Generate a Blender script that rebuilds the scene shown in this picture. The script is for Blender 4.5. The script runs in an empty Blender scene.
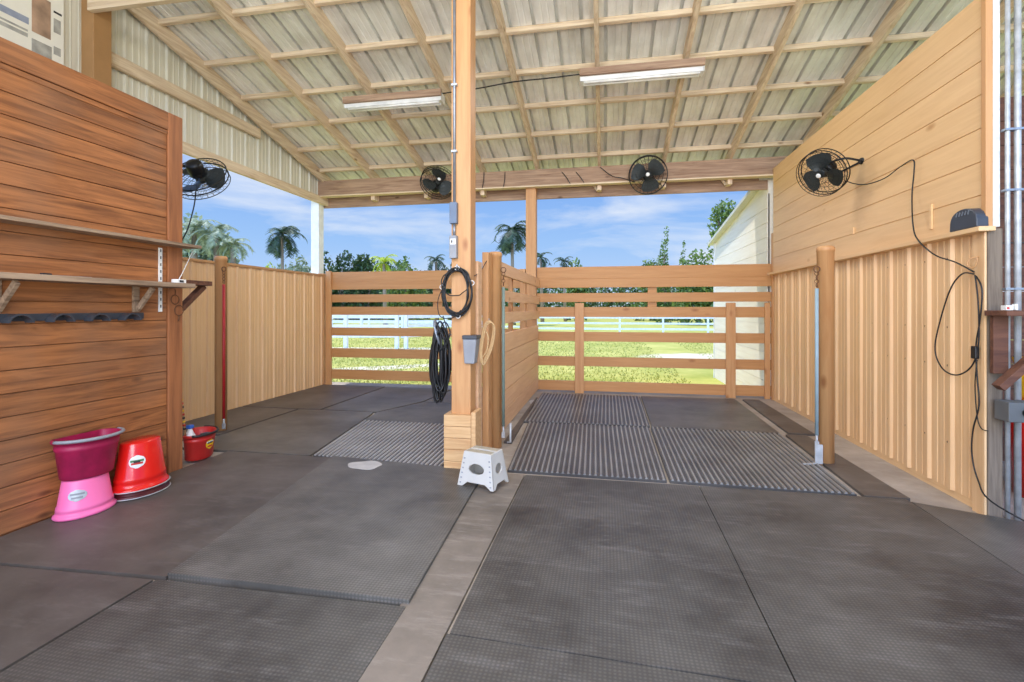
import bpy, math, random
from mathutils import Vector, Matrix, Quaternion
random.seed(7); VB=False
R=math.radians
C=bpy.context.scene.collection
# ---------------------------------------------------------------- camera model (position finding only)
F=490.0; H=1.22; TH=math.atan(93/F); CS=math.cos(TH); SN=math.sin(TH)
def ray(px,py):
    r=(px-512)/F; return Vector((-SN+r*CS, CS+r*SN,(309-py)/F))
def atY(px,py,Y): d=ray(px,py); t=Y/d.y; return Vector((t*d.x,Y,H+t*d.z))
def atX(px,py,X): d=ray(px,py); t=X/d.x; return Vector((X,t*d.y,H+t*d.z))
def atZ(px,py,Z=0): d=ray(px,py); t=(Z-H)/d.z; return Vector((t*d.x,t*d.y,Z))

# ---------------------------------------------------------------- mesh builder
class MB:
    def __init__(s): s.v=[]; s.f=[]; s.m=[]; s.sm=[]
    def add(s,vs,fs,mi=0,smooth=False):
        o=len(s.v); s.v+= [Vector(v) for v in vs]; s.f+=[[o+i for i in f] for f in fs]
        s.m+=[mi]*len(fs); s.sm+=[smooth]*len(fs); return s
    def box(s,a,b,mi=0):
        x0,x1=sorted((a[0],b[0]));y0,y1=sorted((a[1],b[1]));z0,z1=sorted((a[2],b[2]))
        return s.add([(x0,y0,z0),(x1,y0,z0),(x1,y1,z0),(x0,y1,z0),(x0,y0,z1),(x1,y0,z1),(x1,y1,z1),(x0,y1,z1)],
          [(0,3,2,1),(4,5,6,7),(0,1,5,4),(1,2,6,5),(2,3,7,6),(3,0,4,7)],mi)
    def hexa(s,q0,q1,mi=0):   # bottom quad, top quad
        return s.add(list(q0)+list(q1),[(0,3,2,1),(4,5,6,7),(0,1,5,4),(1,2,6,5),(2,3,7,6),(3,0,4,7)],mi)
    def beam(s,a,b,w,h,up=(0,0,1),mi=0,taper=1):
        a=Vector(a);b=Vector(b);d=(b-a).normalized();u=Vector(up)
        sd=d.cross(u).normalized();u=sd.cross(d).normalized()
        q=lambda p,k:[p-sd*w*k/2-u*h*k/2,p+sd*w*k/2-u*h*k/2,p+sd*w*k/2+u*h*k/2,p-sd*w*k/2+u*h*k/2]
        return s.hexa(q(a,1),q(b,taper),mi)
    def tube(s,pts,r,n=8,mi=0,closed=False,caps=True,smooth=True):
        pts=[Vector(p) for p in pts];N=len(pts)
        rs=r if isinstance(r,(list,tuple)) else [r]*N
        t0=None;fr=[]
        for i in range(N):
            if closed: d=(pts[(i+1)%N]-pts[i-1])
            else: d=pts[min(i+1,N-1)]-pts[max(i-1,0)]
            d=d.normalized() if d.length>1e-9 else Vector((0,0,1))
            if t0 is None:
                a=Vector((0,0,1)) if abs(d.z)<.9 else Vector((1,0,0)); u=d.cross(a).normalized()
            else:
                u=(u-d*u.dot(d)); u=u.normalized() if u.length>1e-6 else d.orthogonal().normalized()
            t0=d; fr.append((u,d.cross(u)))
        vs=[];fs=[]
        for i in range(N):
            u,w=fr[i]
            for k in range(n):
                a=2*math.pi*k/n; vs.append(pts[i]+u*math.cos(a)*rs[i]+w*math.sin(a)*rs[i])
        for i in range(N if closed else N-1):
            j=(i+1)%N
            for k in range(n):
                l=(k+1)%n; fs.append((i*n+k,i*n+l,j*n+l,j*n+k))
        if caps and not closed: fs.append(tuple(range(n))[::-1]); fs.append(tuple((N-1)*n+k for k in range(n)))
        return s.add(vs,fs,mi,smooth)
    def lathe(s,prof,n=32,mi=0,c=(0,0,0),sx=1,sy=1,fn=None,smooth=True):
        vs=[];fs=[];c=Vector(c)
        for (r,z) in prof:
            for k in range(n):
                a=2*math.pi*k/n;x=r*math.cos(a)*sx;y=r*math.sin(a)*sy
                if fn: x,y=fn(x,y,z)
                vs.append(c+Vector((x,y,z)))
        for i in range(len(prof)-1):
            for k in range(n):
                l=(k+1)%n; fs.append((i*n+k,i*n+l,(i+1)*n+l,(i+1)*n+k))
        return s.add(vs,fs,mi,smooth)
    def extr(s,poly,vec,mi=0):   # closed polygon extruded
        n=len(poly);v=Vector(vec);p=[Vector(a) for a in poly]
        fs=[tuple(range(n))[::-1],tuple(range(n,2*n))]+[(i,(i+1)%n,n+(i+1)%n,n+i) for i in range(n)]
        return s.add(p+[a+v for a in p],fs,mi)
    def xf(s,M):
        s.v=[M@v for v in s.v]; return s
    def build(s,name,mats,parent=None,origin=True,bevel=0,loc=None):
        mats=mats if isinstance(mats,(list,tuple)) else [mats]
        o0=Vector((0,0,0))
        if parent is None and origin and s.v:
            xs=[v.x for v in s.v];ys=[v.y for v in s.v];zs=[v.z for v in s.v]
            o0=Vector(((min(xs)+max(xs))/2,(min(ys)+max(ys))/2,min(zs)))
        off=o0.copy()
        if parent is not None and not parent.get('_local'): off=wl(parent)
        me=bpy.data.meshes.new(name); me.from_pydata([v-off for v in s.v],[],s.f)
        for m in mats: me.materials.append(m)
        me.polygons.foreach_set('material_index',s.m); me.polygons.foreach_set('use_smooth',s.sm); me.update(); me.validate(verbose=VB)
        o=bpy.data.objects.new(name,me);C.objects.link(o)
        if parent is None: o.location=o0
        else: o.parent=parent
        if bevel:
            b=o.modifiers.new('bevel','BEVEL');b.width=bevel;b.segments=2;b.limit_method='ANGLE';b.angle_limit=R(50)
        return o
def wl(o):
    p=Vector((0,0,0))
    while o is not None: p=p+o.location; o=o.parent
    return p
def tag(o,label=None,cat=None,group=None,kind=None):
    if label:o['label']=label
    if cat:o['category']=cat
    if group:o['group']=group
    if kind:o['kind']=kind
    return o
def empty(name,loc,label=None,cat=None,group=None,kind=None):
    o=bpy.data.objects.new(name,None);C.objects.link(o);o.location=loc;o.empty_display_size=.1
    return tag(o,label,cat,group,kind)
def local(name,label=None,cat=None,group=None):    # thing whose parts are built in its own coordinates
    o=empty(name,(0,0,0),label,cat,group); o['_local']=1; return o
def copy_tree(o,parent=None):
    c=o.copy();C.objects.link(c)
    if parent:c.parent=parent
    for ch in list(o.children): copy_tree(ch,c)
    return c
def smooth_path(P,n=8,closed=False):
    P=[Vector(p) for p in P];out=[];N=len(P)
    for i in range(N if closed else N-1):
        g=(lambda k:P[k%N]) if closed else (lambda k:P[max(0,min(N-1,k))])
        a,b,c,d=g(i-1),g(i),g(i+1),g(i+2)
        for j in range(n):
            t=j/n;out.append(.5*((2*b)+(c-a)*t+(2*a-5*b+4*c-d)*t*t+(3*b-a-3*c+d)*t**3))
    if not closed: out.append(P[-1])
    return out

# ---------------------------------------------------------------- materials
def S(c): return tuple(((x/255)/12.92 if x/255<=.04045 else ((x/255+.055)/1.055)**2.4) for x in c)+(1,)
def newmat(name):
    m=bpy.data.materials.new(name);m.use_nodes=True;nt=m.node_tree
    return m,nt,nt.nodes,nt.links,nt.nodes['Principled BSDF']
def plain(name,c,rough=.6,metal=0,noise=.12,scale=8,bump=0,spec=.5,coat=0):
    m,nt,N,L,P=newmat(name);tc=N.new('ShaderNodeTexCoord')
    n=N.new('ShaderNodeTexNoise');n.inputs['Scale'].default_value=scale;n.inputs['Detail'].default_value=6
    L.new(tc.outputs['Object'],n.inputs['Vector'])
    r=N.new('ShaderNodeValToRGB');c=S(c)
    r.color_ramp.elements[0].position=.3;r.color_ramp.elements[1].position=.7
    r.color_ramp.elements[0].color=tuple(x*(1-noise) for x in c[:3])+(1,)
    r.color_ramp.elements[1].color=tuple(min(1,x*(1+noise)) for x in c[:3])+(1,)
    L.new(n.outputs['Fac'],r.inputs['Fac']);L.new(r.outputs['Color'],P.inputs['Base Color'])
    P.inputs['Roughness'].default_value=rough;P.inputs['Metallic'].default_value=metal
    P.inputs['Specular IOR Level'].default_value=spec; P.inputs['Coat Weight'].default_value=coat
    if bump:
        b=N.new('ShaderNodeBump');b.inputs['Strength'].default_value=bump;b.inputs['Distance'].default_value=.01
        L.new(n.outputs['Fac'],b.inputs['Height']);L.new(b.outputs['Normal'],P.inputs['Normal'])
    return m
def wood(name,c1,c2,axis=0,grain=1.0,rough=.65,knots=True,bump=.15,island=.12,knotc=(95,60,35),dirt=None,var2=None):
    """c1 light, c2 dark grain; axis = direction of the grain"""
    m,nt,N,L,P=newmat(name);tc=N.new('ShaderNodeTexCoord');oi=N.new('ShaderNodeObjectInfo')
    geo=N.new('ShaderNodeNewGeometry')
    add=N.new('ShaderNodeVectorMath');add.operation='ADD'
    mm=N.new('ShaderNodeMath');mm.operation='ADD';L.new(oi.outputs['Random'],mm.inputs[0]);L.new(geo.outputs['Random Per Island'],mm.inputs[1])
    sc=N.new('ShaderNodeVectorMath');sc.operation='SCALE';sc.inputs['Scale'].default_value=37
    cx=N.new('ShaderNodeCombineXYZ');[L.new(mm.outputs[0],cx.inputs[i]) for i in range(3)]
    L.new(cx.outputs[0],sc.inputs[0]);L.new(sc.outputs[0],add.inputs[1]);L.new(tc.outputs['Object'],add.inputs[0])
    mp=N.new('ShaderNodeMapping');s=[14*grain]*3;s[axis]=.9*grain;mp.inputs['Scale'].default_value=s
    L.new(add.outputs[0],mp.inputs['Vector'])
    n=N.new('ShaderNodeTexNoise');n.inputs['Scale'].default_value=2.2;n.inputs['Detail'].default_value=8;n.inputs['Roughness'].default_value=.62;n.inputs['Distortion'].default_value=.6
    L.new(mp.outputs[0],n.inputs['Vector'])
    r=N.new('ShaderNodeValToRGB');r.color_ramp.elements[0].position=.32;r.color_ramp.elements[1].position=.62
    r.color_ramp.elements[0].color=S(c2);r.color_ramp.elements[1].color=S(c1);L.new(n.outputs['Fac'],r.inputs['Fac'])
    col=r.outputs['Color']
    # board to board variation
    hs=N.new('ShaderNodeHueSaturation');mr=N.new('ShaderNodeMapRange')
    mr.inputs['To Min'].default_value=1-island;mr.inputs['To Max'].default_value=1+island
    L.new(geo.outputs['Random Per Island'],mr.inputs['Value']);L.new(mr.outputs[0],hs.inputs['Value']);L.new(col,hs.inputs['Color']);col=hs.outputs['Color']
    if knots:
        mp2=N.new('ShaderNodeMapping');s=[1]*3;s[axis]=.45;mp2.inputs['Scale'].default_value=s;L.new(add.outputs[0],mp2.inputs['Vector'])
        vo=N.new('ShaderNodeTexVoronoi');vo.inputs['Scale'].default_value=4.2*grain;L.new(mp2.outputs[0],vo.inputs['Vector'])
        kr=N.new('ShaderNodeValToRGB');kr.color_ramp.elements[0].position=.03;kr.color_ramp.elements[0].color=(.85,.85,.85,1)
        kr.color_ramp.elements[1].position=.1;kr.color_ramp.elements[1].color=(0,0,0,1)
        L.new(vo.outputs['Distance'],kr.inputs['Fac'])
        mx=N.new('ShaderNodeMixRGB');L.new(kr.outputs['Color'],mx.inputs['Fac']);L.new(col,mx.inputs[1]);mx.inputs[2].default_value=S(knotc);col=mx.outputs[0]
    if dirt:
        nd=N.new('ShaderNodeTexNoise');nd.inputs['Scale'].default_value=1.7;nd.inputs['Detail'].default_value=5;L.new(tc.outputs['Object'],nd.inputs['Vector'])
        dr=N.new('ShaderNodeValToRGB');dr.color_ramp.elements[0].position=.45;dr.color_ramp.elements[0].color=(0,0,0,1);dr.color_ramp.elements[1].position=.75;dr.color_ramp.elements[1].color=(.6,.6,.6,1)
        L.new(nd.outputs['Fac'],dr.inputs['Fac']);mx=N.new('ShaderNodeMixRGB');L.new(dr.outputs['Color'],mx.inputs['Fac']);L.new(col,mx.inputs[1]);mx.inputs[2].default_value=S(dirt);col=mx.outputs[0]
    L.new(col,P.inputs['Base Color']);P.inputs['Roughness'].default_value=rough
    b=N.new('ShaderNodeBump');b.inputs['Strength'].default_value=bump;b.inputs['Distance'].default_value=.01
    L.new(n.outputs['Fac'],b.inputs['Height']);L.new(b.outputs['Normal'],P.inputs['Normal'])
    return m
def sheet(name,c1,c2,axis=1,rough=.45,metal=.2,dirt=(120,110,95),amt=.5,fine=30):
    """painted or galvanised sheet steel with streaks along one axis"""
    m,nt,N,L,P=newmat(name);tc=N.new('ShaderNodeTexCoord')
    mp=N.new('ShaderNodeMapping');s=[fine]*3;s[axis]=.7;mp.inputs['Scale'].default_value=s;L.new(tc.outputs['Object'],mp.inputs['Vector'])
    n=N.new('ShaderNodeTexNoise');n.inputs['Scale'].default_value=1;n.inputs['Detail'].default_value=7;L.new(mp.outputs[0],n.inputs['Vector'])
    r=N.new('ShaderNodeValToRGB');r.color_ramp.elements[0].position=.35;r.color_ramp.elements[1].position=.65
    r.color_ramp.elements[0].color=S(c2);r.color_ramp.elements[1].color=S(c1);L.new(n.outputs['Fac'],r.inputs['Fac'])
    n2=N.new('ShaderNodeTexNoise');n2.inputs['Scale'].default_value=.9;n2.inputs['Detail'].default_value=9;n2.inputs['Roughness'].default_value=.7;L.new(tc.outputs['Object'],n2.inputs['Vector'])
    r2=N.new('ShaderNodeValToRGB');r2.color_ramp.elements[0].position=.45;r2.color_ramp.elements[0].color=(0,0,0,1)
    r2.color_ramp.elements[1].position=.75;r2.color_ramp.elements[1].color=(amt,amt,amt,1);L.new(n2.outputs['Fac'],r2.inputs['Fac'])
    mx=N.new('ShaderNodeMixRGB');L.new(r2.outputs['Color'],mx.inputs['Fac']);L.new(r.outputs['Color'],mx.inputs[1]);mx.inputs[2].default_value=S(dirt)
    L.new(mx.outputs[0],P.inputs['Base Color']);P.inputs['Roughness'].default_value=rough;P.inputs['Metallic'].default_value=metal
    return m
def rubber(name,c1,c2,stud=True,rough=.55,dust=(150,145,140),dustamt=.35,grid=110):
    m,nt,N,L,P=newmat(name);tc=N.new('ShaderNodeTexCoord');geo=N.new('ShaderNodeNewGeometry')
    n=N.new('ShaderNodeTexNoise');n.inputs['Scale'].default_value=1.6;n.inputs['Detail'].default_value=9;n.inputs['Roughness'].default_value=.65;L.new(geo.outputs['Position'],n.inputs['Vector'])
    r=N.new('ShaderNodeValToRGB');r.color_ramp.elements[0].position=.35;r.color_ramp.elements[1].position=.68
    r.color_ramp.elements[0].color=S(c2);r.color_ramp.elements[1].color=S(c1);L.new(n.outputs['Fac'],r.inputs['Fac'])
    mp=N.new('ShaderNodeMapping');mp.inputs['Scale'].default_value=(1.2,5,1);mp.inputs['Rotation'].default_value=(0,0,.9);L.new(geo.outputs['Position'],mp.inputs['Vector'])
    n2=N.new('ShaderNodeTexNoise');n2.inputs['Scale'].default_value=2.2;n2.inputs['Detail'].default_value=12;n2.inputs['Roughness'].default_value=.75;L.new(mp.outputs[0],n2.inputs['Vector'])
    r2=N.new('ShaderNodeValToRGB');r2.color_ramp.elements[0].position=.52;r2.color_ramp.elements[0].color=(0,0,0,1);r2.color_ramp.elements[1].position=.78;r2.color_ramp.elements[1].color=(dustamt,)*3+(1,)
    L.new(n2.outputs['Fac'],r2.inputs['Fac']);mx=N.new('ShaderNodeMixRGB');L.new(r2.outputs['Color'],mx.inputs['Fac']);L.new(r.outputs['Color'],mx.inputs[1]);mx.inputs[2].default_value=S(dust)
    hg=None
    if stud:
        ck=N.new('ShaderNodeTexVoronoi');ck.inputs['Scale'].default_value=grid;ck.inputs['Randomness'].default_value=0.0;L.new(geo.outputs['Position'],ck.inputs['Vector'])
        r3=N.new('ShaderNodeValToRGB');r3.color_ramp.elements[0].position=.25;r3.color_ramp.elements[0].color=(1,1,1,1);r3.color_ramp.elements[1].position=.5;r3.color_ramp.elements[1].color=(.45,.45,.45,1)
        L.new(ck.outputs['Distance'],r3.inputs['Fac']);mm=N.new('ShaderNodeMixRGB');mm.blend_type='MULTIPLY';mm.inputs['Fac'].default_value=.7
        L.new(mx.outputs[0],mm.inputs[1]);L.new(r3.outputs['Color'],mm.inputs[2]);L.new(mm.outputs[0],P.inputs['Base Color'])
        hg=r3.outputs['Color']
    else: L.new(mx.outputs[0],P.inputs['Base Color']);hg=n2.outputs['Fac']
    P.inputs['Roughness'].default_value=rough
    b=N.new('ShaderNodeBump');b.inputs['Strength'].default_value=.25;b.inputs['Distance'].default_value=.003
    L.new(hg,b.inputs['Height']);L.new(b.outputs['Normal'],P.inputs['Normal'])
    return m

M={}
M['stain']  =wood('stained_boards',(180,116,68),(116,70,40),1,1.0,.5,True,.2,.13,(80,45,25),dirt=(140,106,82))
M['stainv'] =wood('stained_post',(172,110,68),(134,82,50),2,1.0,.55,True,.12,.05,(90,52,30))
M['tanboard']=wood('tan_painted_boards',(238,198,146),(228,186,134),1,.8,.5,True,.06,.05,(190,136,84))
M['tanrail']=wood('tan_rails',(204,150,94),(192,136,82),0,.8,.55,True,.08,.05,(160,100,56))
M['tandiv']=wood('divider_boards',(236,192,148),(222,174,130),1,.8,.55,True,.08,.06,(170,112,70))
M['tanpost']=wood('tan_posts',(212,160,106),(198,142,90),2,.8,.5,True,.08,.05,(160,100,56))
M['sheettan']=sheet('tan_steel_sheet',(240,200,150),(230,186,134),2,.45,0,(200,150,102),.25)
M['pine']   =wood('pine_framing_x',(234,214,184),(200,172,138),0,1.0,.7,True,.15,.1,(120,80,45))
M['piney']  =wood('pine_framing_y',(234,214,184),(198,170,136),1,1.0,.7,True,.15,.1,(110,75,42))
M['pinez']  =wood('pine_framing_z',(234,212,184),(202,172,140),2,1.0,.7,True,.15,.1,(110,75,42))
M['header'] =wood('weathered_header',(188,156,128),(140,108,86),0,1.0,.75,True,.2,.1,(86,60,44))
M['fresh']  =wood('fresh_blocks',(230,188,134),(206,156,104),0,1.2,.65,True,.15,.1,(150,92,56))
M['grey']   =wood('weathered_shelf',(176,150,124),(118,94,72),1,1.1,.8,True,.25,.08,(80,60,45))
M['darkw']  =wood('dark_timber',(116,74,52),(78,46,34),0,1.0,.7,True,.2,.08,(50,30,22))
M['greypost']=wood('rough_grey_post',(134,118,100),(98,84,70),2,1.2,.85,True,.3,.05,(70,58,46))
M['roof']   =sheet('galvanised_roof',(246,246,240),(224,222,214),1,.42,.1,(172,165,152),.55,9)
M['gable']  =sheet('cream_siding',(226,222,204),(212,208,190),2,.5,.0,(186,180,160),.4)
M['barn']   =wood('white_barn_boards',(252,242,224),(244,232,212),1,.7,.6,True,.06,.05,(206,190,166))
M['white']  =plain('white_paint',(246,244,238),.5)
M['vinyl']  =plain('white_fence',(248,250,250),.5)
M['mat']    =rubber('studded_rubber',(112,108,101),(66,62,58),True,.5,dustamt=.55,grid=62)
M['mat2']   =rubber('worn_rubber',(126,122,114),(80,77,72),True,.45,dustamt=.45,grid=62)
M['matdark']=rubber('dark_rubber',(104,97,90),(72,66,61),False,.5,dustamt=.3)
M['rib']    =rubber('ribbed_rubber',(158,156,151),(124,121,117),False,.36,dustamt=.4)
M['ribglare']=rubber('damp_glare_ribs',(196,194,190),(160,158,154),False,.26,dustamt=.4)  # damp gloss by low roughness; paler colour paints in the sky glare
M['ribbase']=rubber('ribbed_rubber_groove',(84,82,80),(62,60,59),False,.45,dustamt=.15)
M['conc']   =rubber('concrete',(186,174,158),(150,138,124),False,.85,dust=(214,204,190),dustamt=.5)
M['kerb']   =rubber('kerb_concrete',(144,132,118),(104,95,84),False,.8,dust=(186,176,164),dustamt=.5)
M['black']  =plain('black_metal',(26,27,29),.4,.3)
M['blackp'] =plain('black_rubber',(24,24,25),.45)
M['blade']  =plain('fan_blade',(52,58,58),.45,.2)
M['galv']   =plain('galvanised',(190,192,192),.45,.35,.22,18)
M['galvw']  =plain('weathered_white_metal',(222,222,216),.6,.0,.2,26)
M['steel']  =plain('dull_steel',(150,156,164),.4,.6,.15,20)
M['bluegrey']=plain('blue_grey_box',(104,118,138),.5,.1)
M['whitep'] =plain('white_plastic',(238,238,234),.4)
M['greyp']  =plain('grey_plastic',(150,152,156),.5)
M['greyp2'] =plain('dull_grey_box',(96,98,98),.55)
M['darkp']  =plain('dark_grey_plastic',(62,66,74),.4)
M['rope']   =plain('tan_rope',(196,160,112),.8,bump=.3,scale=60)
M['redbar'] =plain('red_tube',(176,34,36),.45)
M['greenbar']=plain('green_grey_tube',(120,138,128),.5)
M['bluebar']=plain('pale_blue_tube',(150,172,178),.45)
M['rust']   =plain('rusty_hook',(110,74,50),.7,.3,.3,30)
M['pink']   =plain('pink_plastic',(255,120,176),.38,noise=.05)
M['burg']   =plain('burgundy_plastic',(160,24,70),.5,noise=.2,scale=16)
M['red']    =plain('red_plastic',(226,30,24),.22,noise=.05,coat=.3)
M['red2']   =plain('dull_red_plastic',(196,44,40),.4,noise=.08)
M['darkred']=plain('dark_maroon_plastic',(84,24,30),.4)
M['stoolp'] =plain('stool_plastic',(206,203,194),.5,noise=.05)
M['grip']   =plain('stool_grip',(176,166,144),.7,noise=.12,scale=30,bump=.2)
M['silver'] =plain('silver_sticker',(196,200,202),.35,.4,.15,40)
M['sgreen'] =plain('green_ink',(60,120,60),.6)
M['sred']   =plain('red_ink',(200,50,40),.6)
M['sblack'] =plain('black_ink',(40,40,44),.6)
M['yellow'] =plain('yellow_plastic',(240,190,30),.45)
M['blue']   =plain('blue_plastic',(60,110,200),.4)
M['poster'] =plain('poster_paper',(238,234,220),.5,noise=.03)
M['pblue']  =plain('poster_blue_grey',(150,158,176),.5,noise=.1,scale=20)
M['pbrown'] =plain('poster_brown',(170,140,116),.5,noise=.35,scale=9)
M['pgrey']  =plain('poster_grey',(170,168,160),.5,noise=.3,scale=14)
M['tan']    =plain('tan_trim',(196,148,98),.55,noise=.05)
M['brown']  =plain('brown_wrapped_post',(168,126,80),.6,noise=.06)
M['trunk']  =wood('palm_trunk',(170,150,128),(120,104,86),0,1,.9,False,.3,0)
M['dust']   =plain('pale_grey',(196,192,186),.5,noise=.12,scale=12)  # plain pale grey used on the two floor spots
def leaf(name,a,b,trans=.25):
    m,nt,N,L,P=newmat(name);geo=N.new('ShaderNodeNewGeometry');r=N.new('ShaderNodeValToRGB')
    r.color_ramp.elements[0].color=S(a);r.color_ramp.elements[1].color=S(b);L.new(geo.outputs['Random Per Island'],r.inputs['Fac'])
    L.new(r.outputs['Color'],P.inputs['Base Color']);P.inputs['Roughness'].default_value=.55
    tr=N.new('ShaderNodeBsdfTranslucent');L.new(r.outputs['Color'],tr.inputs['Color']);mx=N.new('ShaderNodeMixShader');mx.inputs['Fac'].default_value=trans
    L.new(P.outputs[0],mx.inputs[1]);L.new(tr.outputs[0],mx.inputs[2]);L.new(mx.outputs[0],N['Material Output'].inputs['Surface'])
    return m
M['leafd']=leaf('dark_leaves',(34,58,32),(92,116,62))
M['leafm']=leaf('mid_leaves',(70,100,44),(146,164,84))
M['leafy']=leaf('yellow_leaves',(150,180,30),(214,220,70))
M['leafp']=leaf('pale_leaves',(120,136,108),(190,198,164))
M['palm']=leaf('palm_leaves',(24,46,34),(84,108,78))
M['grassb']=leaf('grass_blades',(150,158,74),(194,190,106),.3)

# ---------------------------------------------------------------- lawn material
def lawn():
    m,nt,N,L,P=newmat('lawn_with_sandy_tracks');g=N.new('ShaderNodeNewGeometry')
    n=N.new('ShaderNodeTexNoise');n.inputs['Scale'].default_value=.6;n.inputs['Detail'].default_value=10;n.inputs['Roughness'].default_value=.7;L.new(g.outputs['Position'],n.inputs['Vector'])
    r=N.new('ShaderNodeValToRGB');e=r.color_ramp.elements;e[0].position=.35;e[0].color=S((156,160,76));e[1].position=.62;e[1].color=S((196,188,106))
    L.new(n.outputs['Fac'],r.inputs['Fac'])
    # sandy patches as ellipses in plan
    sx=N.new('ShaderNodeSeparateXYZ');L.new(g.outputs['Position'],sx.inputs[0])
    col=r.outputs['Color']
    n3=N.new('ShaderNodeTexNoise');n3.inputs['Scale'].default_value=1.4;n3.inputs['Detail'].default_value=6;L.new(g.outputs['Position'],n3.inputs['Vector'])
    for (cx,cy,rx,ry,rot) in ((-6.2,10.2,.45,3.2,-55),(3.2,15.0,2.2,1.3,0),(-9.5,15.5,7,1.0,8),(0,-6,30,7.4,0)):  # last ellipse: unseen pale ground added behind the camera to bounce sun indoors
        vm=N.new('ShaderNodeMapping');vm.vector_type='TEXTURE';vm.inputs['Location'].default_value=(cx,cy,0);vm.inputs['Rotation'].default_value=(0,0,R(rot));vm.inputs['Scale'].default_value=(rx,ry,1000)
        L.new(g.outputs['Position'],vm.inputs['Vector'])
        ln=N.new('ShaderNodeVectorMath');ln.operation='LENGTH';L.new(vm.outputs[0],ln.inputs[0])
        ad=N.new('ShaderNodeMath');ad.operation='ADD';L.new(ln.outputs['Value'],ad.inputs[0]);L.new(n3.outputs['Fac'],ad.inputs[1])
        mr=N.new('ShaderNodeMapRange');mr.inputs['From Min'].default_value=1.3;mr.inputs['From Max'].default_value=1.6;mr.inputs['To Min'].default_value=.85;mr.inputs['To Max'].default_value=0
        L.new(ad.outputs[0],mr.inputs['Value']);mx=N.new('ShaderNodeMixRGB');L.new(mr.outputs[0],mx.inputs['Fac']);L.new(col,mx.inputs[1]);mx.inputs[2].default_value=S((222,208,180));col=mx.outputs[0]
    L.new(col,P.inputs['Base Color']);P.inputs['Roughness'].default_value=.95;P.inputs['Specular IOR Level'].default_value=.1
    return m
GZ=-.18
g=MB();g.add([(-160,-60,GZ),(160,-60,GZ),(160,200,GZ),(-160,200,GZ)],[(0,1,2,3)])
tag(g.build('ground',lawn(),origin=False),kind='structure',label='sunny lawn with sandy tracks outside the barn')
# grass blades
gb=MB()
for i in range(30000):
    y=7.75+(random.random()**1.7)*16;x=random.uniform(-.8*y-.6,.42*y+1.2)
    if abs(x-2.2)<.6 or x>2.1 and y<11: continue
    a=random.random()*6.28;w=.008+.0006*y;h=random.uniform(.02,.05)
    gb.add([(x-math.cos(a)*w,y-math.sin(a)*w,GZ),(x+math.cos(a)*w,y+math.sin(a)*w,GZ),(x+random.uniform(-.03,.03),y+random.uniform(-.03,.03),GZ+h)],[(0,1,2)])
tag(gb.build('lawn_grass',M['grassb'],origin=False),'short sunlit green grass growing behind the board gates','grass',kind='stuff')

# ---------------------------------------------------------------- floor
FLR=[(-5.0,-1.5),(5.2,-1.5),(5.2,7.5),(-5.0,7.5)]
f=MB();f.box((-5.0,-1.5,-.2),(5.2,7.5,0));tag(f.build('floor',M['conc'],origin=False),kind='structure',label='concrete barn slab under the rubber mats')
k=MB();k.hexa([(-.775,.2,0),(-.59,.2,0),(-.575,3.52,0),(-.86,3.52,0)],[(-.775,.2,.016),(-.59,.2,.016),(-.575,3.52,.016),(-.86,3.52,.016)])
tag(k.build('trim_1',M['kerb'],origin=False),kind='structure',label='bare concrete strip running between the foreground mats')
def mat(q,mt,label,z=.0,t=.02,ribs=None,group=None):
    b=MB();b.extr([(x,y,z) for x,y in q],(0,0,t))
    if ribs:
        mt=[M['ribbase'],mt]  # rib tops paler than grooves, reflected light put into the colour
        (x0,y0),(x1,y1),(x2,y2),(x3,y3)=q
        for i in range(ribs):
            u=(i+.28)/ribs;v=(i+.72)/ribs
            A=lambda s:(x0+(x1-x0)*s,y0+(y1-y0)*s);B=lambda s:(x3+(x2-x3)*s,y3+(y2-y3)*s)
            p=[A(u),A(v),B(v),B(u)];w=(v-u)*.2
            top=[A(u+w),A(v-w),B(v-w),B(u+w)]
            b.hexa([(x,y,z+t) for x,y in p],[(x,y,z+t+.011) for x,y in top],1)
    return tag(b.build('rubber_mat',mt),label,'mat',group)
P2=lambda px,py:tuple(atZ(px,py,.02).xy)
mat([(-.565,1.74),(.60,1.69),(.625,3.50),(-.565,3.50)],M['mat'],'large studded black rubber mat in the foreground just right of the bare concrete strip')
mat([(.604,1.60),(1.83,1.60),(1.87,3.50),(.629,3.50)],M['mat'],'large studded black rubber mat in the right foreground, second from the concrete strip')
mat([(1.834,1.55),(3.05,1.55),(3.1,3.16),(2.4,3.22),(1.874,3.46)],M['mat2'],'dusty rubber mat at the far right where the black cord plug lies')
mat([(-.57,-.1),(.598,-.1),(.611,1.68),(-.575,1.735)],M['mat'],'black rubber mat cut off by the bottom edge, right of the concrete strip')
mat([(.602,-.1),(1.83,-.1),(1.83,1.594),(.615,1.594)],M['mat'],'black rubber mat cut off by the bottom right corner of the view')
mat([(-1.93,1.875),(-.785,1.885),(-.87,3.50),(-2.16,3.62)],M['mat2'],'large grey worn rubber mat left of the concrete strip, below the boxed post base',t=.034)
mat([(-3.13,1.81),(-1.934,1.87),(-2.164,3.62),(-3.13,3.62)],M['matdark'],'dark smooth rubber mat in front of the pink and red buckets')
mat([(-1.97,.1),(-.765,.1),(-.79,1.862),(-1.955,1.842)],M['mat'],'studded rubber mat at the bottom, left of the concrete strip')
mat([(-3.13,.1),(-1.985,.1),(-1.97,1.84),(-3.13,1.79)],M['matdark'],'dark rubber mat in the bottom left corner by the plank wall')
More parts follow.
